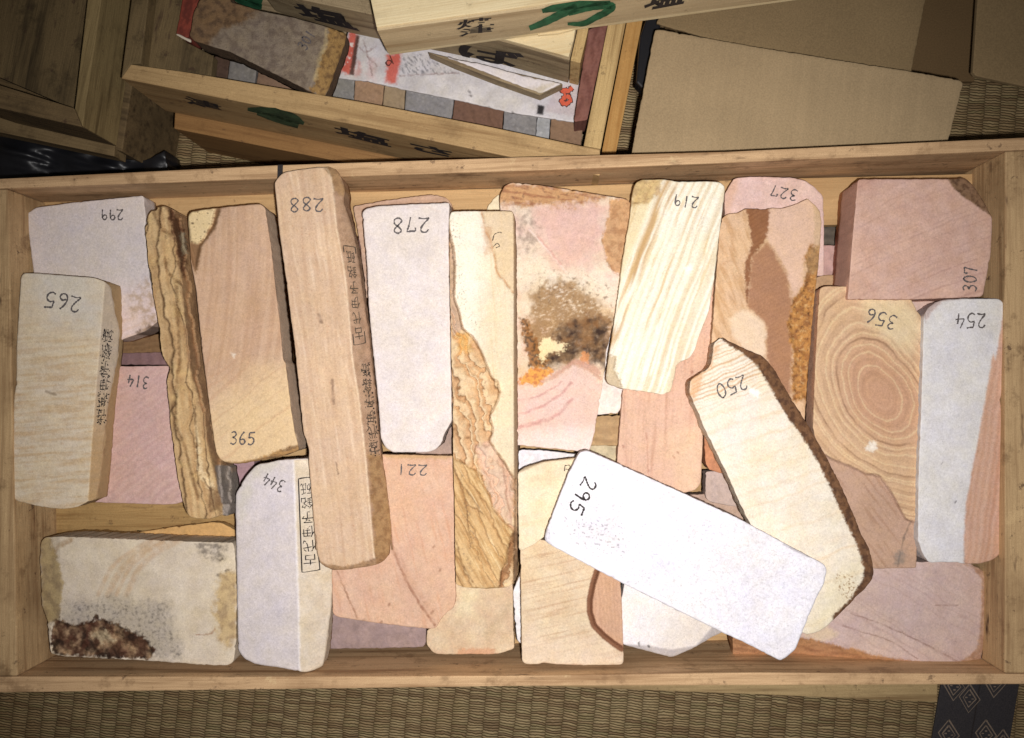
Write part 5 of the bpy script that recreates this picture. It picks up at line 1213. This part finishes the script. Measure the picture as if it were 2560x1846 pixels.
# flyer
def cFy(x, y):
    c = mix(L(212, 206, 206), L(196, 190, 190), sstep(fbm(x, y, 50, 3, 3), -1.0, 1.0))
    red = M(x, y, t('A2', (120, 460), (190, 200), (235, 200), (215, 470)), 4, 4, 12, 3)
    red = np.maximum(red, M(x, y, t('A2', (225, 475), (240, 390), (260, 400), (250, 480)), 6, 4)*0.6)
    red = np.maximum(red, M(x, y, t('A2', (415, 520), (420, 350), (515, 330), (480, 530)), 4, 3, 10, 4))
    red = np.maximum(red, M(x, y, t('A2', (300, 500), (320, 380), (350, 380), (340, 500)), 12, 8)*0.3)
    c = mix(c, L(206, 76, 48), red*0.9)
    c = mix(c, L(230, 220, 214), sstep(fbm(x, y, 15, 3, 9), 0.15, 0.45)*M(x, y, t('A2', (115, 450), (170, 230), (215, 240), (190, 440)), 3, 2)*0.9)
    c = mix(c, L(90, 60, 52), M(x, y, t('A2', (185, 470), (225, 225), (250, 225), (212, 475)), 2, 1))
    sk = M(x, y, t('A2', (520, 360), (640, 340), (860, 460), (640, 470), (500, 480)), 5, 4)
    c = mix(c, L(120, 118, 122), sk*sstep(aniso(x, y, 50, 20, 5, 3, 4), 0.0, 0.5)*0.8)
    for q in (t('A2', (270, 250), (300, 340), (330, 480)), t('A2', (290, 330), (360, 290)), t('A2', (250, 300), (360, 420)), t('A2', (500, 480), (700, 468), (870, 460))):
        c = mix(c, L(130, 90, 86), ln(x, y, q, 2, 2)*0.6)
    for q in t('A2', (925, 650), (935, 575), (945, 600), (1215, 710), (1060, 675), (915, 655)):
        c = mix(c, L(84, 76, 74), ln(x, y, [q, (q[0]+4, q[1]+3)], 3, 2)*0.8)
    c = mix(c, L(40, 36, 38), M(x, y, t('A2', (1372, 660), (1415, 670), (1405, 725), (1365, 720)), 2, 0.5))
    c = mix(c, L(190, 172, 174), M(x, y, t('A2', (1415, 700), (1620, 740), (1650, 500), (1480, 560)), 4, 2)*0.6)
    c = mix(c, L(140, 100, 96), ln(x, y, t('A2', (1600, 745), (1640, 500)), 2, 0.5)*0.7)
    return c
o, z = slab('paper_flyer', t('A2', (80, 490), (110, 470), (190, 150), (420, 150), (1400, 150), (1690, 420), (1672, 770), (1660, 782), (1360, 735), (1200, 712), (900, 640), (700, 600), (540, 568), (440, 545), (300, 515)), -0.0545, 0.0012, cFy, mat=PAPER, sp=3.2, jit=0.8, hf=lambda x, y: 0.0016*fbm(x, y, 90, 3, 4))
tag(o, 'white paper flyer with orange-red print spread over the stones', 'flyer')
RED = plain_mat('red_print', L(206, 92, 66), 0.6, 0.2, 300)
DARK = plain_mat('dark_print', L(84, 50, 44), 0.6, 0.2, 300)
crl = t('A2', (1590, 552), (1560, 575), (1528, 565), (1545, 605), (1522, 640), (1550, 655), (1578, 630), (1555, 600))
ribbons('printed_curl', [crl], 14, on(z, 0.0006), DARK, o)
ribbons('printed_curl', [crl], 9, on(z, 0.0010), RED, o)
ribbons('printed_letter', [t('A2', (412, 395), (430, 415), (450, 392), (430, 380), (412, 400)), t('A2', (440, 350), (462, 405))], 3, on(z, 0.0006), DARK, o)

# grey stone 301
P301 = t('S3', (600, 350), (620, 280), (640, 130), (700, 0), (760, -60), (1000, -60), (1000, 20), (1300, 110), (1600, 170), (1950, 265), (2130, 330), (2130, 400), (2040, 650), (1960, 880), (1925, 945), (1850, 930), (1760, 885), (1000, 510), (800, 450), (640, 400))
def c301(x, y):
    c = mix(L(140, 124, 106), L(118, 102, 88), sstep(fbm(x, y, 24, 4, 3), -0.3, 0.5))
    c = mix(c, L(90, 76, 68), sstep(fbm(x, y, 7, 3, 5), 0.5, 0.75)*0.6)
    bl = M(x, y, t('S3', (500, -80), (1300, -80), (1290, 120), (1100, 220), (900, 310), (830, 400), (790, 470), (500, 420)), 8, 8, 24, 4)
    c = mix(c, mix(L(126, 96, 64), L(92, 68, 46), sstep(fbm(x, y, 20, 4, 6), -0.2, 0.5)), bl*0.9)
    yl = M(x, y, t('S3', (1960, 260), (1950, 420), (1890, 560), (1830, 750), (1830, 830), (1760, 860), (1900, 980), (2200, 500), (2200, 250)), 3, 4, 12, 7)
    c = mix(c, mix(L(166, 128, 70), L(124, 92, 50), sstep(fbm(x, y, 14, 4, 8), -0.2, 0.5)), yl*0.9)
    return mix(c, L(206, 182, 130), ln(x, y, t('S3', (1935, 290), (1930, 430), (1870, 580), (1830, 780)), 6, 4)*0.5)
EF = t('S3', (1965, 250), (1950, 420), (1890, 560), (1830, 750), (1760, 900), (2000, 1000), (2250, 300))
o, z = slab('whetstone', P301, -0.016, 0.03, c301, hf=lambda x, y: facet(x, y, EF, EF[:5], 0.0003), side=lambda x, y, d: np.broadcast_to(L(96, 76, 58), (len(x), 3)).copy(), mat=ROUGHSTONE, sp=3)
tag(o, 'grey speckled stone numbered 301 with brown ends in the crate behind', 'whetstone')
number(o, z, '301', (766, 100), (0.5, -0.86), 52, 26, w=3.4)

# small plank on the flyer
pl = prism('wooden_plank', t('A2', (680, 330), (800, 360), (960, 400), (1530, 530), (1385, 600), (1100, 500), (840, 400)), -0.032, -0.046, WOOD_GREY, bev=0.0006)
tag(pl, 'weathered wooden plank offcut lying slantwise on the flyer', 'plank')
o, z = slab('paper_sheet', t('A2', (800, 362), (960, 398), (985, 395), (1280, 480), (1520, 528), (1390, 590), (1200, 520), (1000, 440)), -0.0305, 0.001, lambda x, y: mix(L(222, 212, 210), L(196, 180, 150), M(x, y, t('A2', (1290, 560), (1480, 520), (1390, 600)), 6, 4)*0.7), sp=4, mat=PAPER, jit=1.5)
tag(o, 'torn white paper sheet stuck on the weathered plank', 'paper')

# box D with hiragana on its side
ZD, ZDB = -0.001, -0.052
D = empty('wooden_box', P1(1000, 60, ZDB), 'closed wooden box with black brush lettering, under the pale box', 'box', ST)
prism('lid', [(640, -40), (756, 0), (936, 38), (1229, 97), (1424, 151), (1436, 100), (1470, -60), (700, -120)], ZD, ZDB, WOOD_GREY, D, bev=0.0008)
prism('end_board', [(1426, 151.5), (1451, 158), (1470, 78), (1490, -60), (1473, -60), (1438, 100)], ZD-0.0004, ZDB, WOOD_TANV, D, bev=0.0008)
lp = prism('lid_panel', [(1130, 62), (1229, 90), (1422, 142), (1434, 100), (1440, 60), (1300, 20)], ZD+0.0035, ZD+0.0002, WOOD_PALE, D, bev=0.0004)
kn = ribbons('knot', [t('A2', (1445, 268), (1480, 290), (1500, 318))], [[16, 30, 18]], lambda x, y: P(x, y, np.full(np.shape(x), ZD+0.0041)), plain_mat('knot_wood', L(176, 136, 62), 0.6, 0.15, 200), lp)
pD = P1(756, 0, ZD); pD2 = P1(1424, 151, ZD)
nD = (pD2-pD).cross(Vector((0, 0, 1))).normalized()
if nD.y > 0: nD = -nD
sD = face_surf(pD, nD, 0.0008)
text_cells('ink_writing', [('ば', t('A2', (862, 272), (1300, 345), (1245, 440), (880, 352)))], sD, INK, D, bold=0.03)
text_cells('ink_writing', [('塩', t('S3', (1570, 20), (2060, 110), (2270, 310), (1700, 170)))], sD, INK, D, bold=0.04)
brush('green_ink_mark', 'A1', [([(1480, 0), (1570, 30), (1650, 45)], [6, 18, 14]), ([(1560, -10), (1650, 20)], [14, 22])], sD, GREEN, D)

# pale box C on top
ZC, ZCB = 0.056, 0.0035
Cb = empty('wooden_box', P1(1250, 40, ZCB), 'pale new wooden box with black and green brush lettering, topmost of the stack', 'box', ST)
prism('lid', [(914, -60), (941, 68), (982, 62), (1395, 6), (1560, -18), (1800, -60)], ZC, ZC-0.044, WOOD_PALE, Cb, bev=0.0008)
# side board and base strip share the lid's vertical front plane
q0 = P1(941, 68, ZC); q1 = P1(1395, 6, ZC); ux = (q1-q0).normalized()
nC = ux.cross(Vector((0, 0, 1))).normalized()
if nC.y > 0: nC = -nC
def board(name, a, b, z1, z0, thick, off, mat, parent):
    p = q0+ux*a; r = q0+ux*b
    v = []
    for zz in (z1, z0):
        for pt, o_ in ((p, off), (r, off), (r, off-thick), (p, off-thick)):
            w = pt+nC*o_; v.append([w.x, w.y, zz])
    return finish(name, np.array(v), [[0, 1, 2, 3], [7, 6, 5, 4], [0, 4, 5, 1], [1, 5, 6, 2], [2, 6, 7, 3], [3, 7, 4, 0]], mat, parent, bev=0.0006)
WOOD_FACE = wood_mat('pale_wood_side', L(208, 186, 148), L(166, 140, 104), 8, stain=0.25)
board('front_board', 0.0, 0.36, ZC-0.0445, ZC-0.0525, 0.05, 0.0004, WOOD_PALE, Cb)
board('side_board', 0.0, 0.36, ZC-0.0012, ZC-0.0440, 0.004, 0.0024, WOOD_FACE, Cb)
sC = face_surf(q0, nC, 0.0030)
TLq, TRq = t('A2', (870, 130), (1090, 105)); BRq, BLq = t('A2', (1100, 165), (855, 190))
T2 = t('A2', (885, 185), (1090, 165), (1100, 215), (865, 235))
text_cells('ink_writing', [('焼', [TLq, TRq, BRq, BLq]), ('津', T2)], sC, INK, Cb, bold=0.02)
text_cells('ink_writing', [('塩', t('A2', (2090, -70), (2330, -105), (2290, 25), (2025, 75)))], sC, INK, Cb, bold=0.03)
brush('green_ink_mark', 'A2', [([(1400, 72), (1470, 55), (1640, 30), (1830, 18)], [10, 18, 18, 9]), ([(1620, 45), (1520, 90), (1420, 140), (1320, 180)], [20, 21, 18, 14]), ([(1565, 92), (1630, 68), (1740, 42), (1838, 38), (1825, 66), (1740, 110), (1660, 150), (1560, 152)], [9, 15, 18, 17, 17, 17, 15, 7])], sC, GREEN, Cb)
for ch_ in (0,):
    sl = prism('wood_splinter', t('A2', (1370, 205), (1590, 175), (1600, 185), (1500, 212), (1375, 222)), ZD+0.007, ZD+0.0042, WOOD_PALE, bev=0.0004)
    tag(sl, 'thin pale wood strip below the edge of the topmost box', 'wood strip')

# black strip set in the gap beside the crate, and cardboard on the right
bk = prism('black_strip', [(1590, 205), (1600, 90), (1618, 40), (1660, 34), (1650, 70), (1640, 200), (1618, 235)], -0.10, -0.118, bm_, bev=0.002)
tag(bk, 'narrow black strip between crate and cardboard', 'strip')
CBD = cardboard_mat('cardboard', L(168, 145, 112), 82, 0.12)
CBL = cardboard_mat('cardboard_painted_shade', L(140, 118, 86), -8)  # darker copy of the cardboard, shade put into its colour
cb = empty('cardboard_box', P1(1980, 200, ZT), 'opened brown cardboard box lying behind the right half of the crate', 'cardboard box')
slab('flap', [(1637, 76), (1645, 74), (1900, 120), (2280, 180), (2402, 202), (2408, 208), (2372, 345), (2350, 400), (1570, 430)], -0.052, 0.004, flat(L(164, 142, 110)), parent=cb, hf=lambda x, y: 0.0035*fbm(x, y, 300, 2, 4)+0.0006*aniso(x, y, 97, 400, 30, 2, 3), mat=CBD, sp=9, jit=1.5)
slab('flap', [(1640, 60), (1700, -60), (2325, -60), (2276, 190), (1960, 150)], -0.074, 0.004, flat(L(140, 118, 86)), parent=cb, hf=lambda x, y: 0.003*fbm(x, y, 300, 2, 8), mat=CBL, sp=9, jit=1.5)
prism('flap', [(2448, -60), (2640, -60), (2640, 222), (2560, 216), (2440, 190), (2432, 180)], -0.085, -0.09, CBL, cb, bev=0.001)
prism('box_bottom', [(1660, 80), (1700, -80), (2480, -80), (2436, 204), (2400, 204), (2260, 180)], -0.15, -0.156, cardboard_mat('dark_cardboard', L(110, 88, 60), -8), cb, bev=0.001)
